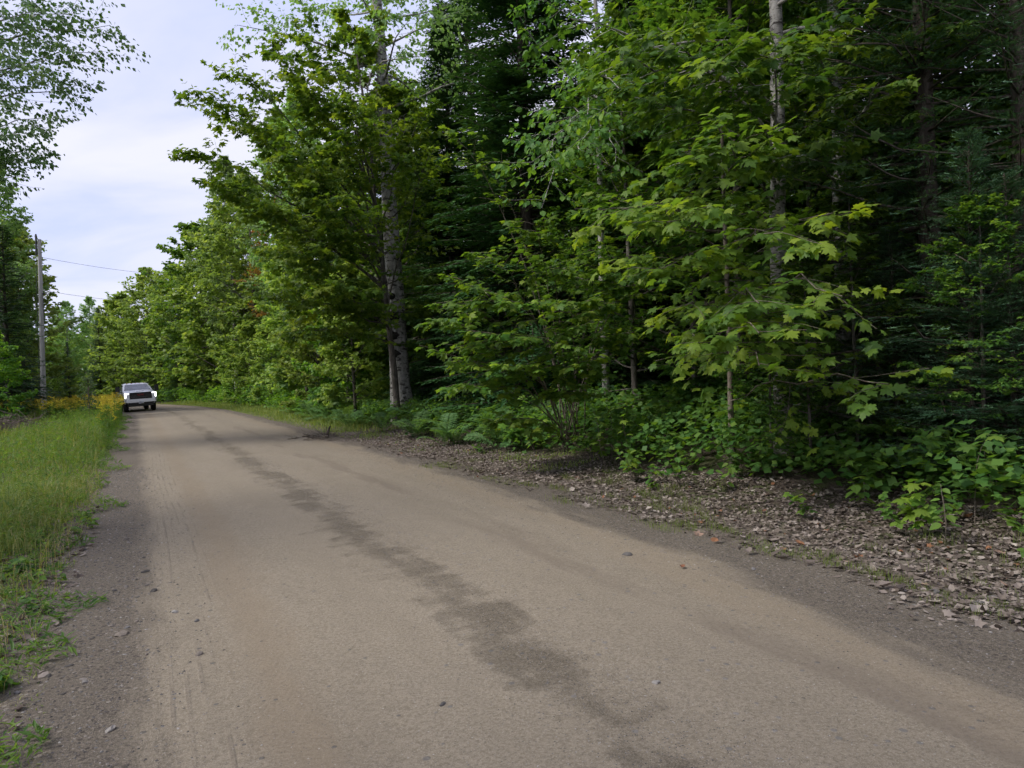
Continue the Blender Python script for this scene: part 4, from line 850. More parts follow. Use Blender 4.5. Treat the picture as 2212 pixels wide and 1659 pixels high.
b = B(); box(b, (-2.9, -0.45, 0.42), (2.3, 0.45, 0.62)); tube(b, [(2.02, -0.8, 0.42), (2.02, 0.8, 0.42)], 0.07, 8); tube(b, [(-1.85, -0.8, 0.42), (-1.85, 0.8, 0.42)], 0.09, 8); obj('chassis', b.mesh('chassis', M['black']), truck)
def lathe_y(b, prof_, sides=28):
    an = np.linspace(0, 2 * math.pi, sides, endpoint=False); K = len(prof_)
    v = np.array([[(r * math.cos(q), y, r * math.sin(q)) for q in an] for (r, y) in prof_]).reshape(-1, 3); i = np.arange(K - 1)[:, None] * sides; j = np.arange(sides)[None]
    b.add(v, np.stack([i + j, i + (j + 1) % sides, i + sides + (j + 1) % sides, i + sides + j], -1).reshape(-1, 4), 0.5, True)
b = B(); lathe_y(b, [(0.24, -0.13), (0.38, -0.14), (0.42, -0.10), (0.425, 0.0), (0.42, 0.10), (0.38, 0.14), (0.24, 0.13)]); tyre_m = b.mesh('tyre', M['tyre'])
b = B(); lathe_y(b, [(0.02, 0.10), (0.10, 0.105), (0.12, 0.07), (0.20, 0.06), (0.25, 0.12), (0.25, -0.12)]); rim_m = b.mesh('rim', M['chrome'])
for wx in (2.02, -1.85):
    for sd in (-1, 1):
        wl = obj('wheel', None, truck, loc=(wx, sd * 0.86, 0.42), rot=(0, 0, 0 if sd > 0 else math.pi)); obj('tyre', tyre_m, wl); obj('rim', rim_m, wl)

# ------------------------------------------------------------------ utility poles and wires
def pole(base, top, r, label, full=True):
    base = np.array(base, float); top = np.array(top, float); v = top - base; L = np.linalg.norm(v); o = obj('utility_pole', None, loc=base); tag(o, label, 'pole', None)
    f = np.linspace(-0.03, 1, 12)[:, None]; b = B(); tube(b, v * f, r * (1.0 - 0.35 * f[:, 0]), 14, cap=True); obj('shaft', b.mesh('pole_shaft', M['pole']), o)
    if full:
        b = B(); tube(b, [v - v / L * 0.9 + [-0.12, -0.1, 0], v + [-0.12, -0.1, 0.12]], 0.05, 8, cap=True); tube(b, [v + [-0.12, -0.1, 0.10], v + [-0.12, -0.1, 0.28]], [0.07, 0.04], 8, cap=True); obj('insulator', b.mesh('insulator', M['dark_metal']), o)
        tube_b = B(); q = v * 0.70; tube(tube_b, [q, q + [0.35, -0.05, 0.03]], 0.03, 6, cap=True); tube(tube_b, [q + [0.2, -0.12, 0], q + [0.2, -0.12, -1.7]], 0.018, 5); obj('bracket', tube_b.mesh('bracket', M['dark_metal']), o)
        b = B(); tube(b, [v * 0.95 + [-0.22, 0, 0], v * 0.3 + [-0.20, -0.02, 0], v * 0.02 + [-0.20, -0.02, 0]], 0.012, 5); obj('ground_wire', b.mesh('ground_wire', M['wire']), o)
    return o
pbx, pby = col_d(92, 40.0); pb = np.array([pbx, pby, float(terr_xy(pbx, pby)) - 0.05]); pt = P(85, 517, 40.0)
pole(pb, pt, 0.145, 'weathered grey utility pole standing in the goldenrod')
q2 = col_d(80, 78.0); pole((q2[0], q2[1], float(terr_xy(*q2))), P(78, 612, 78.0), 0.15, 'second utility pole far off, just left of the near one', False)
q3 = col_d(71, 96.0); pole((q3[0], q3[1], float(terr_xy(*q3))), P(70, 700, 96.0), 0.15, 'farthest thin utility pole at the end of the clearing', False)
def wire(a, c, sag, label):
    a, c = np.array(a), np.array(c); f = np.linspace(0, 1, 24)[:, None]; q = a + (c - a) * f; q[:, 2] -= (4 * sag * f * (1 - f))[:, 0]
    b = B(); tube(b, q, 0.010, 5); tag(obj('wire', b.mesh('wire', M['wire'])), label, 'wire')
wire(P(97, 628, 40.0), P(575, 640, 62.0), 0.7, 'lower wire running from the pole bracket toward the right hand trees')
wire(P(90, 556, 40.0), P(470, 596, 66.0), 0.35, 'upper wire crossing the open sky toward the right hand trees')
wire(P(88, 628, 40.0), P(-140, 440, 26.0), 0.1, 'wire rising from the pole toward the left border')

# ------------------------------------------------------------------ brush pile, fallen sticks
rng = np.random.default_rng(300)
STK = []
for q in range(8):
    b = B(); r = rng.uniform(0.010, 0.028); c_ = curve(rng, (0, 0, 0), (1, 0, 0), rng.uniform(0.8, 1.8), 6, 0.13, 0.0); tube(b, c_ - c_.mean(0), np.linspace(r, r * 0.35, 7), 5)
    for m in range(2):
        p_, d_ = along(c_, rng.uniform(0.4, 0.9)); tube(b, curve(rng, p_ - c_.mean(0), d_ + rng.normal(0, 0.7, 3), 0.35, 3, 0.2, 0), np.linspace(r * 0.5, 0.003, 4), 3)
    STK.append(b.mesh('stick', M['twig']))
def pile(name, label, cat, xy, k, rad, hgt, nb_, sc=1.0, ax=0.0):
    o = obj(name, None, loc=(xy[0], xy[1], float(terr_xy(*xy)))); tag(o, label, cat)
    for i in range(k):
        r = rad * rng.uniform(0, 1) ** 0.7; a = rng.uniform(0, 6.28); x, y = r * math.cos(a), 0.6 * r * math.sin(a); x, y = x * math.cos(ax) - y * math.sin(ax), x * math.sin(ax) + y * math.cos(ax)
        z = hgt * (1 - (r / rad) ** 1.5) * rng.uniform(0.1, 1) + 0.03 + float(terr_xy(xy[0] + x, xy[1] + y)) - o.location[2]
        obj('stick', STK[rng.integers(0, 8)], o, loc=(x, y, z), rot=(rng.uniform(0, 6), rng.normal(0, 0.22), ax + rng.normal(0, 0.7) + rng.choice([0, math.pi])), sc=sc * rng.uniform(0.6, 1.2))
    b = B()
    for i in range(nb_):
        a = rng.uniform(0, 6.28); r = rad * math.sqrt(rng.uniform(0, 1)); p_ = np.array([r * math.cos(a), 0.6 * r * math.sin(a), 0]); p_[:2] = p_[0] * math.cos(ax) - p_[1] * math.sin(ax), p_[0] * math.sin(ax) + p_[1] * math.cos(ax)
        p_[2] = hgt * (1 - (r / rad) ** 1.5) * rng.uniform(0, 0.9) + 0.02 + float(terr_xy(xy[0] + p_[0], xy[1] + p_[1])) - o.location[2]
        tube(b, curve(rng, p_, (math.cos(a * 3), math.sin(a * 3), rng.normal(0, 0.15)), rng.uniform(0.2, 0.7), 3, 0.15, 0), np.linspace(0.008, 0.003, 4) * sc, 3)
    tag(obj('twigs', b.mesh('twigs', M['twig']), o), kind='stuff')
    return o
pile('brush_pile', 'grey heap of cut brush and dead sticks by the utility pole', 'brush pile', col_d(40, 29.0), 110, 2.3, 0.75, 520)
sxy = gxy(695, 947); ax_ = TH + math.pi / 2
pile('fallen_branch', 'broken dead branches lying at the gravel edge of the road', 'branch', sxy, 16, 1.1, 0.10, 70, 0.75, ax_)
b = B(); q = curve(rng, (0, 0, 0), (0.2, 0, 1), 0.34, 4, 0.12, 0); tube(b, q, np.linspace(0.05, 0.022, 5), 8, cap=True)
tag(obj('stump', b.mesh('stump', M['bark_con']), loc=(sxy[0] + 0.1, sxy[1] + 0.1, float(terr_xy(*sxy)))), 'short broken stub standing up among the fallen branches', 'stump')

# ------------------------------------------------------------------ stones and gravel
def stone_mesh(seed, flat=0.55):
    r_ = np.random.default_rng(seed); t = (1 + 5 ** 0.5) / 2
    v = norm(np.array([(-1, t, 0), (1, t, 0), (-1, -t, 0), (1, -t, 0), (0, -1, t), (0, 1, t), (0, -1, -t), (0, 1, -t), (t, 0, -1), (t, 0, 1), (-t, 0, -1), (-t, 0, 1)]))
    f = np.array([(0, 11, 5), (0, 5, 1), (0, 1, 7), (0, 7, 10), (0, 10, 11), (1, 5, 9), (5, 11, 4), (11, 10, 2), (10, 7, 6), (7, 1, 8), (3, 9, 4), (3, 4, 2), (3, 2, 6), (3, 6, 8), (3, 8, 9), (4, 9, 5), (2, 4, 11), (6, 2, 10), (8, 6, 7), (9, 8, 1)])
    vs = list(v); F2 = []; mid = {}
    def mp_(a, c):
        k = (min(a, c), max(a, c))
        if k not in mid: mid[k] = len(vs); vs.append(norm(vs[a] + vs[c]))
        return mid[k]
    for a, b_, c_ in f:
        x, y, z = mp_(a, b_), mp_(b_, c_), mp_(c_, a); F2 += [(a, x, z), (b_, y, x), (c_, z, y), (x, y, z)]
    vs = np.array(vs) * np.array([r_.uniform(0.9, 1.5), r_.uniform(0.7, 1.0), flat * r_.uniform(0.7, 1.2)]) * (1 + 0.10 * r_.normal(0, 1, (len(vs), 1)))
    return vs, np.array(F2), v * np.array([1.2, 0.85, flat]), f
STN = []
for q in range(8):
    vs, f2, _, _ = stone_mesh(400 + q); b = B(); b.add(vs, f2, q / 8.0, False); STN.append(b.mesh('stone', M['stone']))
rng = np.random.default_rng(410)
def put_stone(x, y, size, label, grp):
    o = obj('stone', STN[rng.integers(0, 8)], loc=(x, y, float(terr_xy(x, y)) + 0.004 + size * 0.04), rot=(rng.normal(0, 0.15), rng.normal(0, 0.15), rng.uniform(0, 6.28)), sc=size * 0.8); return tag(o, label, 'stone', grp)
SPX = [(1355, 1203, 0.052, 'flat grey stone alone on the gravel at the far side of the road'), (1417, 1494, 0.026, 'bluish stone in the middle of the road'), (957, 1537, 0.020, 'small pale stone in the road, nearer than the bluish one'),
       (264, 1372, 0.050, 'long dark stone on the near left shoulder'), (425, 1345, 0.024, 'pale blue pebble at the edge of the tyre lines'), (430, 1418, 0.030, 'slender pale stone at the edge of the tyre lines'), (378, 1325, 0.030, 'dark lump on the tyre lines'),
       (332, 1279, 0.036, 'round dark stone beside the tyre lines'), (314, 1237, 0.034, 'flat pale stone crossing the left shoulder'), (273, 1269, 0.026, 'dark stone left of the round dark stone'), (248, 1277, 0.026, 'darker stone on the left shoulder near weeds'),
       (238, 1578, 0.034, 'tan stone low on the left shoulder'), (183, 1474, 0.026, 'black stone near the left weeds'), (2115, 1300, 0.055, 'rounded grey stone by the leaf litter'), (2148, 1283, 0.05, 'pale stone in the leaf litter at the right border'), (2020, 1278, 0.05, 'broad pale stone at the edge of the leaf litter'),
       (1628, 1232, 0.026, 'small dark stone on the right gravel shoulder'), (272, 1166, 0.04, 'brown angular stone at the left weeds'), (180, 1187, 0.04, 'flat brown stone beside the left grass')]
for (u, v, sz, lb_) in SPX: put_stone(*gxy(u, v), sz, lb_, None)
for i in range(150):
    s = 1.8 + 9 * rng.uniform(0, 1) ** 1.6; t = rng.uniform(-0.85, 0.1) + float(shift(s)); put_stone(*st2xy(s, t), rng.uniform(0.007, 0.022), 'small loose stone on the gravelly left shoulder', 'stones of the left shoulder')
for i in range(90):
    s = 2.0 + 9 * rng.uniform(0, 1) ** 1.4; t = rng.uniform(3.9, 5.2) + float(shift(s)); put_stone(*st2xy(s, t), rng.uniform(0.006, 0.017), 'small loose stone on the gravelly right shoulder', 'stones of the right shoulder')
def scatter_gravel(name, label, k, sfun, tfun, size):
    v = np.array([(1.25, 0, 0), (0, 0.9, 0), (-1.1, 0.1, 0), (0.1, -0.85, 0), (0.1, 0.05, 0.6), (0, 0, -0.4)]); f = np.array([(0, 1, 4), (1, 2, 4), (2, 3, 4), (3, 0, 4), (1, 0, 5), (2, 1, 5), (3, 2, 5), (0, 3, 5)]); s = sfun(k); t = tfun(k) + shift(s); x, y = st2xy(s, t); z = terrain(s, t) + 0.004; sz = rng.uniform(*size, k) * (0.7 + 0.05 * s)
    a = rng.uniform(0, 6.28, k); ca, sa = np.cos(a), np.sin(a)
    vv = np.stack([ca[:, None] * v[:, 0] - sa[:, None] * v[:, 1], sa[:, None] * v[:, 0] + ca[:, None] * v[:, 1], np.tile(v[:, 2], (k, 1))], -1) * sz[:, None, None] * rng.uniform(0.7, 1.3, (k, len(v), 1)) + np.stack([x, y, z], -1)[:, None]
    b = B(); b.add(vv.reshape(-1, 3), (f[None] + (np.arange(k) * 6)[:, None, None]).reshape(-1, 3), np.repeat(rng.uniform(0, 1, k), 6), False)
    tag(obj(name, b.mesh(name, M['stone'])), label, 'gravel', None, 'stuff')
near_s = lambda k: 1.6 + 14 * rng.uniform(0, 1, k) ** 1.7
scatter_gravel('gravel', 'dark loose gravel of the left shoulder', 7500, near_s, lambda k: np.clip(rng.normal(-0.3, 0.34, k), -1.1, 0.8), (0.003, 0.011))
scatter_gravel('gravel', 'dark loose gravel of the right shoulder', 7500, near_s, lambda k: rng.normal(4.45, 0.45, k), (0.0028, 0.0085))
scatter_gravel('gravel', 'loose gravel ridge along the middle of the road', 8500, near_s, lambda k: rng.normal(2.05, 0.22, k), (0.0022, 0.006))

# ------------------------------------------------------------------ leaf litter
rng = np.random.default_rng(500)
def litter(k, s, tr, size):
    t = tr + shift(s); x, y = st2xy(s, t); z = terrain(s, t) + 0.006 + rng.uniform(0, 0.022, k); a = rng.uniform(0, 6.28, k)
    d = np.stack([np.cos(a), np.sin(a), rng.normal(0, 0.22, k)], -1); nn = np.tile([0, 0, 1.0], (k, 1)) + rng.normal(0, 0.35, (k, 3))
    return np.stack([x, y, z], -1), d, nn, size * rng.uniform(0.6, 1.35, k)
b = B(); k = 20000; s = 1.5 + 19 * rng.uniform(0, 1, k) ** 1.5; lo_ = 4.85 - 0.35 * np.exp(-(s - 1.5) / 2.5) + 0.25 * np.sin(s * 1.7) + 0.15 * np.sin(s * 4.1); hi_ = 7.6 - 0.05 * s
tr = lo_ + (hi_ - lo_) * rng.beta(1.5, 1.15, k); p, d, nn, sz = litter(k, s, tr, 0.049)
rn = np.clip(rng.beta(2.0, 1.8, k) * 0.92 + (rng.uniform(0, 1, k) > 0.985) * 0.6, 0, 1); h = 3 * k // 4
put_leaves(b, CURL, p[:h], d[:h], nn[:h], sz[:h] * 0.9, rn[:h], rng.uniform(-1.8, 2.6, h)); put_leaves(b, MAPLE_MD, p[h:], d[h:], nn[h:], sz[h:] * 1.1, rn[h:], rng.uniform(-4, 4, k - h))
kk = 5000; s = 1.5 + 15 * rng.uniform(0, 1, kk) ** 1.4; p2, d2, n2_, _ = litter(kk, s, 4.6 + 3.0 * rng.uniform(0, 1, kk), 0.1)
put_leaves(b, NEEDLE, p2, d2, n2_, rng.uniform(0.05, 0.16, kk), np.clip(rng.normal(0.15, 0.15, kk), 0, 1))
tag(obj('leaf_litter', b.mesh('leaf_litter', M['litter'])), 'carpet of dead brown leaves between road and wood', 'leaf litter', None, 'stuff')
b = B(); k = 1500; s = rng.uniform(2.2, 11, k); p, d, nn, sz = litter(k, s, np.clip(rng.normal(-0.95, 0.25, k), -2, -0.45), 0.055)
put_leaves(b, CURL, p, d, nn, sz, np.clip(rng.beta(2, 2, k), 0, 1), rng.uniform(-1.5, 2.2, k))
tag(obj('leaf_litter', b.mesh('leaf_litter', M['litter'])), 'dead leaves along the left weeds', 'leaf litter', None, 'stuff')
FLM = []
for q, v_ in enumerate((0.55, 0.8, 0.9, 0.97, 1.0, 0.7)):
    b = B(); put_leaves(b, MAPLE_HI if q % 2 else CURL, [(0, 0, 0)], [(1, 0, 0)], [(0, 0, 1)], 1.0, v_, np.array([(-1) ** q * 1.6])); FLM.append(b.mesh('fallen_leaf', M['litter']))
for (u, v, lb_, q, sz) in ((2100, 1327, 'large pale maple leaf lying flat on the gravel near the right border', 2, 0.13), (2060, 1318, 'pink tan leaf beside the large pale leaf', 0, 0.09), (1472, 1234, 'orange leaf alone on the right gravel shoulder', 4, 0.06), (1690, 1190, 'rusty leaf at the edge of the litter strip', 4, 0.07), (2030, 1305, 'yellowish leaf lying by the pale stones', 5, 0.08)):
    x, y = gxy(u, v); tag(obj('fallen_leaf', FLM[q], loc=(x, y, float(terr_xy(x, y)) + 0.02), rot=(0.1, 0.12, rng.uniform(0, 6)), sc=sz), lb_, 'leaf')
for i in range(160):
    s = 1.8 + 8 * rng.uniform(0, 1) ** 1.4; t = rng.uniform(4.5, 7.2) + float(shift(s)); x, y = st2xy(s, t)
    tag(obj('fallen_leaf', FLM[rng.choice([0, 1, 2, 3, 4, 5], p=[.25, .25, .15, .06, .07, .22])], loc=(x, y, float(terr_xy(x, y)) + 0.03), rot=(rng.normal(0, 0.25), rng.normal(0, 0.25), rng.uniform(0, 6.28)), sc=rng.uniform(0.05, 0.10)), 'dead curled leaf lying in the roadside leaf litter', 'leaf', 'single dead leaves on the litter strip')

# ------------------------------------------------------------------ grass
def blades(b, s, tr, h, w, lean=0.35, rlo=0.0, rhi=0.9):
    k = len(s); t = tr + shift(s); x, y = st2xy(s, t); z = terrain(s, t) - 0.01; a = rng.uniform(0, 6.28, k); L = np.abs(rng.normal(0, lean, k)) * h * 0.8
    h = h * (0.55 + 0.9 * (0.5 + 0.5 * wob(x, y, 2.7, 11.0)) ** 1.5); p = np.stack([x, y, z], -1); wv = np.stack([-np.sin(a), np.cos(a), 0 * a], -1) * (w / 2)[:, None] if np.ndim(w) else np.stack([-np.sin(a), np.cos(a), 0 * a], -1) * w / 2
    dv = np.stack([np.cos(a), np.sin(a), 0 * a], -1) * L[:, None]; up = np.array([0, 0, 1.0]) * h[:, None]
    m = p + dv * 0.3 + up * 0.6; tip = p + dv + up * (0.98 - 0.25 * np.minimum(L / h, 1))[:, None]
    v = np.stack([p - wv, p + wv, m - wv * 0.75, m + wv * 0.75, tip], 1); f = np.array([(0, 1, 3), (0, 3, 2), (2, 3, 4)])
    b.add(v.reshape(-1, 3), (f[None] + (np.arange(k) * 5)[:, None, None]).reshape(-1, 3), np.repeat(np.clip(rng.normal((rlo + rhi) / 2, (rhi - rlo) / 4, k), 0, 1), 5), False)
rng = np.random.default_rng(600)
def patchy(s, t, f, lo, hi, seed=1.0):
    x, y = st2xy(s, t); q = 0.5 + 0.5 * wob(x, y, f, seed); return rng.uniform(0, 1, len(s)) < np.clip((q - lo) / (hi - lo), 0.0, 1)
b = B(); k = 46000; s = 1.2 + 13 * rng.uniform(0, 1, k) ** 1.3; tr = -0.5 + 0.22 * smooth(6, 3, s) - 4.6 * rng.beta(1.0, 1.4, k); m = patchy(s, tr, 3.0, 0.05, 0.55) & ((tr < -0.75) | (rng.uniform(0, 1, k) < 0.5)) | (tr < -1.15); s, tr = s[m], tr[m]
hh = np.clip((0.05 + 0.20 * smooth(-0.7, -1.7, tr) + 0.20 * smooth(4, 12, s) * smooth(-0.5, -1.2, tr)) * rng.uniform(0.5, 1.4, len(s)), 0.03, 0.7); blades(b, s, tr, hh, 0.0045 + 0.0005 * s, 1.0, 0.1, 0.9)
tag(obj('verge_grass', b.mesh('verge_grass', M['grass'])), 'short grass and weeds on the near left verge', 'grass', None, 'stuff')
b = B(); k = 42000; s = 9 + 62 * rng.uniform(0, 1, k) ** 1.25; tr = -0.75 - 14 * rng.beta(0.85, 1.6, k); hh = (0.24 + 0.26 * smooth(-0.6, -1.4, tr) * smooth(10, 20, s) - 0.22 * smooth(-2.2, -4.2, tr) * smooth(44, 36, s)) * rng.uniform(0.4, 1.5, k); blades(b, s, tr, hh, 0.006 + 0.0004 * s, 0.9, 0.1, 0.9)
tag(obj('meadow_grass', b.mesh('meadow_grass', M['grass'])), 'tall meadow grass of the clearing round the utility pole', 'grass', None, 'stuff')
b = B(); k = 26000; s = 10 + 62 * rng.uniform(0, 1, k) ** 1.3; tr = 4.95 + 2.0 * rng.beta(1.1, 1.0, k) + 0.6 * smooth(16, 10, s); m = (s > 22) | patchy(s, tr, 1.7, 0.3, 0.9, 4.0); s, tr = s[m], tr[m]; k = len(s); hh = (0.045 + (0.04 + 0.14 * smooth(14, 26, s)) * smooth(5.0, 6.3, tr)) * rng.uniform(0.5, 1.6, k); blades(b, s, tr, hh, 0.005 + 0.0005 * s, 0.7, 0.1, 0.85)
tag(obj('verge_grass', b.mesh('verge_grass', M['grass'])), 'bright grass along the right edge of the road', 'grass', None, 'stuff')
b = B()
for q in range(80):
    s0 = 2.5 + 10 * rng.uniform(0, 1) ** 1.2; t0 = rng.normal(4.85, 0.14) if q < 50 else rng.uniform(5.0, 6.8); k = 90; blades(b, s0 + rng.normal(0, 0.16, k), t0 + rng.normal(0, 0.05, k), rng.uniform(0.025, 0.085, k) * (1.0 if q < 50 else 1.8), 0.004, 0.6, 0.15, 0.7)
tag(obj('grass_tufts', b.mesh('grass_tufts', M['grass'])), 'thin grass sprouting between gravel and leaf litter', 'grass', None, 'stuff')

b = B(); k = 42000; s = 1.8 + 42 * rng.uniform(0, 1, k) ** 1.4; edge = -0.58 + 0.2 * smooth(6, 3, s) + 0.28 * np.sin(s * 1.9) * np.sin(s * 0.63 + 1) + 0.18 * np.sin(s * 5.3); tr = edge - 4.2 * rng.beta(0.8, 1.7, k); t = tr + shift(s); x, y = st2xy(s, t)
cl = 0.5 + 0.5 * wob(x, y, 3.4, 9.0); hh = (0.06 + 0.62 * smooth(3, 16, s) * smooth(0.0, 0.8, edge - tr) * smooth(3.6, 2.0, edge - tr)) * (0.35 + cl) * rng.uniform(0.1, 1.15, k) ** 0.7; a = rng.uniform(0, 6.28, k)
put_leaves(b, NARROW, np.stack([x, y, terrain(s, t) + hh], -1), np.stack([np.cos(a), np.sin(a), rng.normal(0.3, 0.5, k)], -1), np.tile([0, 0, 1.0], (k, 1)) + rng.normal(0, 0.3, (k, 3)), rng.uniform(0.03, 0.085, k) * (1 + 0.02 * s), np.clip(0.25 + 0.5 * cl + rng.normal(0, 0.15, k), 0, 1), None)
tag(obj('weeds', b.mesh('weeds', M['under'])), 'ragged leafy weeds along the edge of the left shoulder', 'weeds', None, 'stuff')
b = B(); k = 2500; s = 1.5 + 14 * rng.uniform(0, 1, k) ** 1.3; tr = -0.55 - 2.5 * rng.beta(0.9, 1.6, k); blades(b, s, tr, rng.uniform(0.15, 0.5, k) * (0.35 + 0.65 * smooth(2, 9, s)), 0.0035, 0.9, 0.75, 1.25)
tag(obj('dry_stalks', b.mesh('dry_stalks', M['grass'])), 'bent straw coloured stalks in the left verge', 'grass', None, 'stuff')

# ------------------------------------------------------------------ goldenrod, sapling
GR = []
for q in range(5):
    r_ = np.random.default_rng(620 + q); bs, bl, bf = B(), B(), B()
    c_ = curve(r_, (0, 0, 0), (0, 0, 1), 0.95, 6, 0.05, 0.02); tube(bs, c_, np.linspace(0.006, 0.003, 7), 3)
    k = 46; f = r_.uniform(0.12, 0.9, k); pp = np.array([along(c_, x_)[0] for x_ in f]); az = r_.uniform(0, 6.28, k)
    put_leaves(bl, NARROW, pp, np.stack([np.cos(az), np.sin(az), r_.uniform(-0.1, 0.8, k)], -1), np.tile([0, 0, 1.0], (k, 1)), r_.uniform(0.07, 0.14, k), np.clip(r_.normal(0.35, 0.15, k), 0, 1))
    for m in range(9):
        a = r_.uniform(0, 6.28); st_, _ = along(c_, r_.uniform(0.80, 1.0)); w_ = curve(r_, st_, (math.cos(a), math.sin(a), 0.9), r_.uniform(0.10, 0.20), 5, 0.05, -0.14); kk = 16; ff = r_.uniform(0.2, 1, kk)
        p_ = np.array([along(w_, x_)[0] for x_ in ff]) + r_.normal(0, 0.008, (kk, 3)); put_leaves(bf, OVAL_LO, p_, r_.normal(0, 1, (kk, 3)) + [0, 0, 0.6], r_.normal(0, 1, (kk, 3)), r_.uniform(0.016, 0.031, kk), r_.uniform(0, 1, kk))
    GR.append((bs.mesh('goldenrod_stem', M['grass']), bl.mesh('goldenrod_leaves', M['under']), bf.mesh('goldenrod_plume', M['gold'])))
rng = np.random.default_rng(640); i = 0
while i < 300:
    if i < 150: s = rng.uniform(15, 49); tr = -0.62 - 3.0 * rng.uniform(0, 1) ** 1.2
    else: s = rng.uniform(34, 62); tr = -1.5 - 8 * rng.uniform(0, 1)
    x, y = st2xy(s, tr + float(shift(s))); m = GR[rng.integers(0, 5)]
    if x / y < -0.78 or (x / y < -0.58 and y < 33): continue
    flower = rng.random() < smooth(15, 30, s) * 0.75
    o = obj('goldenrod', None, loc=(x, y, float(terr_xy(x, y))), rot=(rng.normal(0, 0.08), rng.normal(0, 0.08), rng.uniform(0, 6.28)), sc=rng.uniform(0.85, 1.3) * (0.75 + 0.25 * float(smooth(16, 26, s))))
    tag(o, ('yellow ' if flower else 'green unopened ') + 'goldenrod ' + ('at the road edge, ' if tr > -1.8 else 'in the meadow, ') + ('just in front of the truck' if 38 < s < 50 and tr > -3 else 'beyond the truck' if s >= 50 else 'round the utility pole' if s > 38 else 'near the thin sapling' if s > 29 else 'between the near grass and the sapling' if s > 20 else 'at the end of the near grass'), 'goldenrod', 'goldenrod of the left verge' if flower else 'green goldenrod of the left verge')
    obj('stem', m[0], o); obj('leaves', m[1], o)
    if flower: obj('flower_plume', m[2], o)
    i += 1
b1, b2_, b3 = B(), B(), B(); T = []
for m in GR:
    q = []
    for me in m:
        vv = np.empty(len(me.vertices) * 3, np.float32); me.vertices.foreach_get('co', vv); ll = np.empty(len(me.loops), np.int32); me.loops.foreach_get('vertex_index', ll); aa = np.empty(len(me.vertices), np.float32); me.attributes['rnd'].data.foreach_get('value', aa)
        q.append((vv.reshape(-1, 3), ll.reshape(-1, 4 if me is m[0] else 3), aa))
    T.append(q)
for i in range(520):
    if i < 330: s = rng.uniform(13, 50); tr = -0.6 - 3.4 * rng.uniform(0, 1) ** 1.1
    else: s = rng.uniform(36, 64); tr = -1.5 - 8 * rng.uniform(0, 1)
    x, y = st2xy(s, tr + float(shift(s)))
    if x / y < -0.78 or (x / y < -0.58 and y < 33): continue
    sc = rng.uniform(0.9, 1.4) * (0.7 + 0.3 * float(smooth(14, 26, s))); a = rng.uniform(0, 6.28); R_ = np.array([[math.cos(a), -math.sin(a), rng.normal(0, 0.1)], [math.sin(a), math.cos(a), rng.normal(0, 0.1)], [0, 0, 1]]) * sc
    for (vv, ff, aa), bb, on in zip(T[rng.integers(0, 5)], (b1, b2_, b3), (True, True, rng.random() < smooth(15, 28, s) * 0.75)):
        if on: bb.add(vv @ R_.T + [x, y, float(terr_xy(x, y))], ff, aa)
gm = obj('goldenrod_mass', None); tag(gm, 'mass of goldenrod and tall weeds between the road and the pole', 'goldenrod', None, 'stuff')
for nm, bb, mt in (('stems', b1, 'grass'), ('leaves', b2_, 'under'), ('flower_plumes', b3, 'gold')): tag(obj(nm, bb.mesh(nm, M[mt]), gm), kind='stuff')
x, y = col_d(190, 32.0); w, c = broadleaf(650, 2.3, 0.018, 0.25, 0.45, 16, 4, 1, 7, OVAL_LO, 0.075, (30, 70), opt=dict(AO, wood=2))
tree('aspen_sapling', 'thin young aspen sapling growing in the goldenrod', 'tree', w.mesh('sapling_trunk', M['twig']), c.mesh('sapling_crown', M['aspen']), x, y)

# ------------------------------------------------------------------ ferns, seedlings, brambles along the edge of the wood
FR = []
for q in range(4):
    r_ = np.random.default_rng(700 + q); b = B(); L = 0.75; f = np.linspace(0, 1, 9); c_ = np.stack([L * 0.86 * f, 0.03 * np.sin(3 * f + q), 0.62 * np.sin(1.9 * f) * L * 0.75], -1); tube(b, c_, np.linspace(0.005, 0.0015, 9), 3, 0.3)
    k = 22; ff = np.linspace(0.18, 0.98, k)
    for sd in (-1, 1):
        pp = np.array([along(c_, x_)[0] for x_ in ff]); dd = np.array([along(c_, x_)[1] for x_ in ff]); ll = 0.20 * np.sin(math.pi * np.clip(0.12 + 0.9 * (1 - ff), 0, 1)) ** 0.8 + 0.012
        put_leaves(b, (np.array([(0, 0, 0), (0.25, 0.11, 0.0), (0.5, 0.075, 0.0), (0.55, 0.10, 0), (1, 0, -0.10), (0.55, -0.10, 0), (0.5, -0.075, 0), (0.25, -0.11, 0)]), np.array([(0, 7, 1), (1, 7, 6), (1, 6, 2), (3, 5, 4)])),
                   pp, dd * 0.35 + np.array([0, sd, 0.05]) + r_.normal(0, 0.06, (k, 3)), np.tile([0, 0, 1.0], (k, 1)) + r_.normal(0, 0.1, (k, 3)), ll, np.clip(r_.normal(0.5, 0.14, k), 0, 1))
    FR.append(b.mesh('frond', M['fern']))
rng = np.random.default_rng(710)
for i in range(64):
    s = rng.uniform(12.5, 34); tr = rng.uniform(6.1, 8.6) + 0.3 * smooth(18, 12, s); x, y = st2xy(s, tr + float(shift(s)))
    o = obj('fern', None, loc=(x, y, float(terr_xy(x, y)))); tag(o, 'green fern in the bank of ferns at the foot of the knotted aspen' if s < 24 else 'fern in the verge beyond the knotted aspen', 'fern', 'ferns below the aspen' if s < 24 else 'ferns beyond the aspen')
    k = rng.integers(6, 9); a0 = rng.uniform(0, 6.28)
    for j in range(k): obj('frond', FR[rng.integers(0, 4)], o, rot=(rng.normal(0, 0.12), rng.normal(-0.15, 0.2), a0 + j * 6.283 / k + rng.normal(0, 0.2)), sc=rng.uniform(0.75, 1.25))
TRI = []
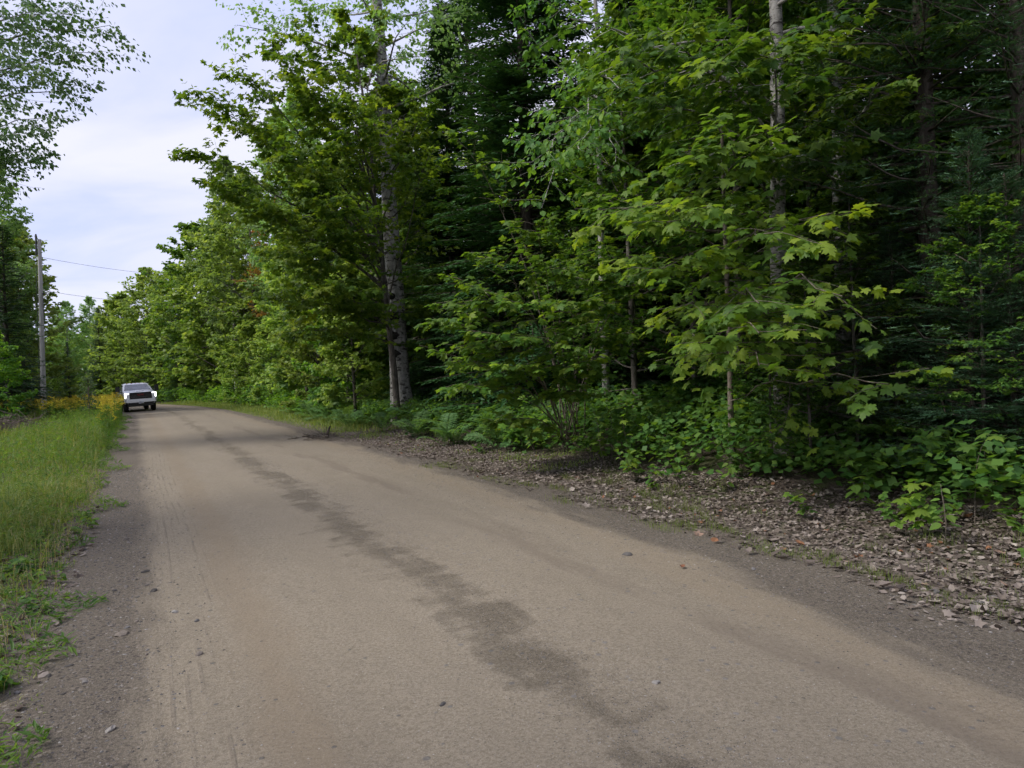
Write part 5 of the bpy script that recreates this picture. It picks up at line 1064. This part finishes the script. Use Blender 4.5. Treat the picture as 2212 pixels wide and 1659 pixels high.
for q in range(4):
    b = B(); put_leaves(b, OVAL_HI, [(0, 0, 0)] * 3, [(1, 0, -0.1), (0.45, 0.9, 0), (0.45, -0.9, 0)], [(0, 0, 1)] * 3, np.array([1, 0.85, 0.85]), np.array([0.3, 0.45, 0.5]) + 0.14 * q, np.array([1.0, 1.5, 0.6])); TRI.append(b.mesh('leaf', M['under']))
def plant(name, label, group, cat, x, y, H, k, leafset, lsize, pairs=False, stems=1, spread=0.25):
    z0 = float(terr_xy(x, y)); o = obj(name, None, loc=(x, y, z0)); tag(o, label, cat, group)
    for st_ in range(stems):
        a = rng.uniform(0, 6.28); c_ = curve(rng, (0, 0, -0.03), (math.cos(a) * spread - 0.2, math.sin(a) * spread - 0.1, 1), H * rng.uniform(0.75, 1.15), 6, 0.10, -0.01); b = B(); tube(b, c_, np.linspace(0.0045, 0.002, 7), 4); obj('stem', b.mesh('stem', M['twig']), o)
        for j in range(k):
            f = 0.30 + 0.70 * (j + 0.8) / k; p, d = along(c_, min(f, 1)); az = rng.uniform(0, 6.28) if not pairs else (j // 2) * 1.57 + (j % 2) * math.pi + rng.normal(0, 0.25)
            dv = np.array([math.cos(az), math.sin(az), rng.uniform(-0.25, 0.3)]); pet = rng.uniform(0.03, 0.12) * H * 0.8 * (1.3 - f * 0.6); p2 = p + dv * pet + [0, 0, 0.02]
            nn = np.array([-0.15, -0.1, 1.0]) + rng.normal(0, 0.22, 3)
            me = leafset[rng.integers(0, len(leafset))]; obj('leaf', me, o, M=leaf_matrix(p2, dv - [0, 0, 0.25], nn, lsize * rng.uniform(0.7, 1.25)))
    return o
MD = [m[1] for m in LEAFM]; MB = [m[0] for m in LEAFM]
rng = np.random.default_rng(720)
def edge_t(s): return 6.15 + 0.045 * min(s, 16) + 0.25 * math.sin(s * 1.3)
for i in range(84):
    s = 1.2 + 17 * rng.uniform(0, 1) ** 1.2; x, y = st2xy(s, edge_t(s) + rng.uniform(0.1, 2.2) + float(shift(s)))
    hh = rng.uniform(0.4, 1.25); br = rng.random() < 0.4
    plant('maple_seedling', ('knee high' if hh < 0.6 else 'thigh high' if hh < 0.9 else 'tall') + (' light green' if br else ' dark green') + ' maple seedling in the undergrowth before ' + mark(x, y), 'maple seedlings of the undergrowth', 'seedling', x, y, hh, rng.integers(8, 14), MB if br else MD, rng.uniform(0.11, 0.155), True)
for i in range(44):
    s = 1.0 + 15 * rng.uniform(0, 1) ** 1.2; x, y = st2xy(s, edge_t(s) + rng.uniform(0.0, 1.8) + float(shift(s)))
    plant('viburnum_shrub', 'round leaved low shrub in the undergrowth before ' + mark(x, y), 'round leaved shrubs of the undergrowth', 'shrub', x, y, rng.uniform(0.3, 0.7), rng.integers(7, 11), OVALM, rng.uniform(0.08, 0.12), True, 2)
for i in range(40):
    s = 1.0 + 15 * rng.uniform(0, 1) ** 1.1; x, y = st2xy(s, edge_t(s) + rng.uniform(-0.3, 1.2) + float(shift(s)))
    plant('bramble', 'low bramble with three part leaves beside the litter, before ' + mark(x, y), 'brambles along the leaf litter', 'bramble', x, y, rng.uniform(0.22, 0.5), rng.integers(6, 10), TRI, rng.uniform(0.06, 0.085), False, 2, 0.6)
# left verge weeds
for i in range(70):
    s = 1.8 + 9 * rng.uniform(0, 1) ** 1.3; x, y = st2xy(s, rng.uniform(-1.5, -0.5) + float(shift(s)))
    plant('weed', ('tiny' if s < 4 else 'small' if s < 7 else 'leafy') + ' broad leaved weed at the ' + ('near end of the left grass' if s < 4 else 'edge of the left grass by the stones' if s < 7 else 'edge of the taller left grass'), 'weeds of the left verge', 'weed', x, y, rng.uniform(0.08, 0.2), rng.integers(6, 10), OVALM, rng.uniform(0.045, 0.085), False, 2, 0.5)

# ------------------------------------------------------------------ masses of undergrowth and the shaded wood behind
rng = np.random.default_rng(800)
def mass(name, label, k, s, tr, z, tmpl, size, mat, clump=None):
    t = tr + shift(s); x, y = st2xy(s, t); zz = terrain(s, t) + z; kk = len(s); a = rng.uniform(0, 6.28, kk)
    b = B(); put_leaves(b, tmpl, np.stack([x, y, zz], -1), np.stack([np.cos(a), np.sin(a), rng.normal(-0.2, 0.3, kk)], -1), np.tile([-0.2, -0.1, 1.0], (kk, 1)) + rng.normal(0, 0.35, (kk, 3)), size * rng.uniform(0.6, 1.3, kk), np.clip(rng.normal(0.42, 0.2, kk), 0, 1), rng.uniform(0.3, 2, kk))
    return tag(obj(name, b.mesh(name, M[mat])), label, 'undergrowth', None, 'stuff')
k = 38000; s = rng.uniform(-2, 30, k); tr = 6.9 + 6.5 * rng.beta(1.0, 1.5, k) + 0.25 * np.sin(s * 1.3); x, y = st2xy(s, tr); top = 0.35 + 0.55 * (0.5 + 0.5 * wob(x, y, 1.9, 5.0)) + 0.4 * smooth(8, 11, tr)
mass('undergrowth', 'low tangled undergrowth at the foot of the roadside wood', k, s, tr, top * np.sqrt(rng.uniform(0, 1, k)), MAPLE_TWO, 0.10, 'under')
k = 26000; s = rng.uniform(28, 82, k); tr = 6.3 + 6.0 * rng.beta(1.0, 1.6, k); x, y = st2xy(s, tr); top = 0.5 + 1.1 * (0.5 + 0.5 * wob(x, y, 1.1, 6.0))
mass('undergrowth', 'low bushes along the right verge toward the bend', k, s, tr, top * np.sqrt(rng.uniform(0, 1, k)), MAPLE_TWO, 0.15, 'maple')
k = 42000; s = rng.uniform(-14, 110, k); tr = 12.5 + 34 * rng.uniform(0, 1, k); x, y = st2xy(s, tr); top = 2.2 + 3.0 * (0.5 + 0.5 * wob(x, y, 0.6, 7.0))
mass('undergrowth', 'dim thicket filling the depth of the wood', k, s, tr, top * rng.uniform(0, 1, k), MAPLE_TWO, 0.30, 'under')
k = 22000; s = rng.uniform(24, 110, k); tr = -9 - 22 * rng.uniform(0, 1, k); x, y = st2xy(s, tr + shift(s)); m = x / y < -0.665; s, tr, x, y = s[m], tr[m], x[m], y[m]
mass('undergrowth', 'thicket under the trees left of the clearing', k, s, tr, (0.8 + 2.0 * (0.5 + 0.5 * wob(x, y, 0.7, 8.0))) * rng.uniform(0, 1, len(s)), MAPLE_TWO, 0.22, 'under')
k = 26000; s = rng.uniform(84, 160, k); tr = 6.5 + 30 * rng.uniform(0, 1, k) ** 1.4
mass('undergrowth', 'thicket along the outside of the far bend', k, s, tr, 3.2 * rng.uniform(0, 1, k), MAPLE_TWO, 0.30, 'under')
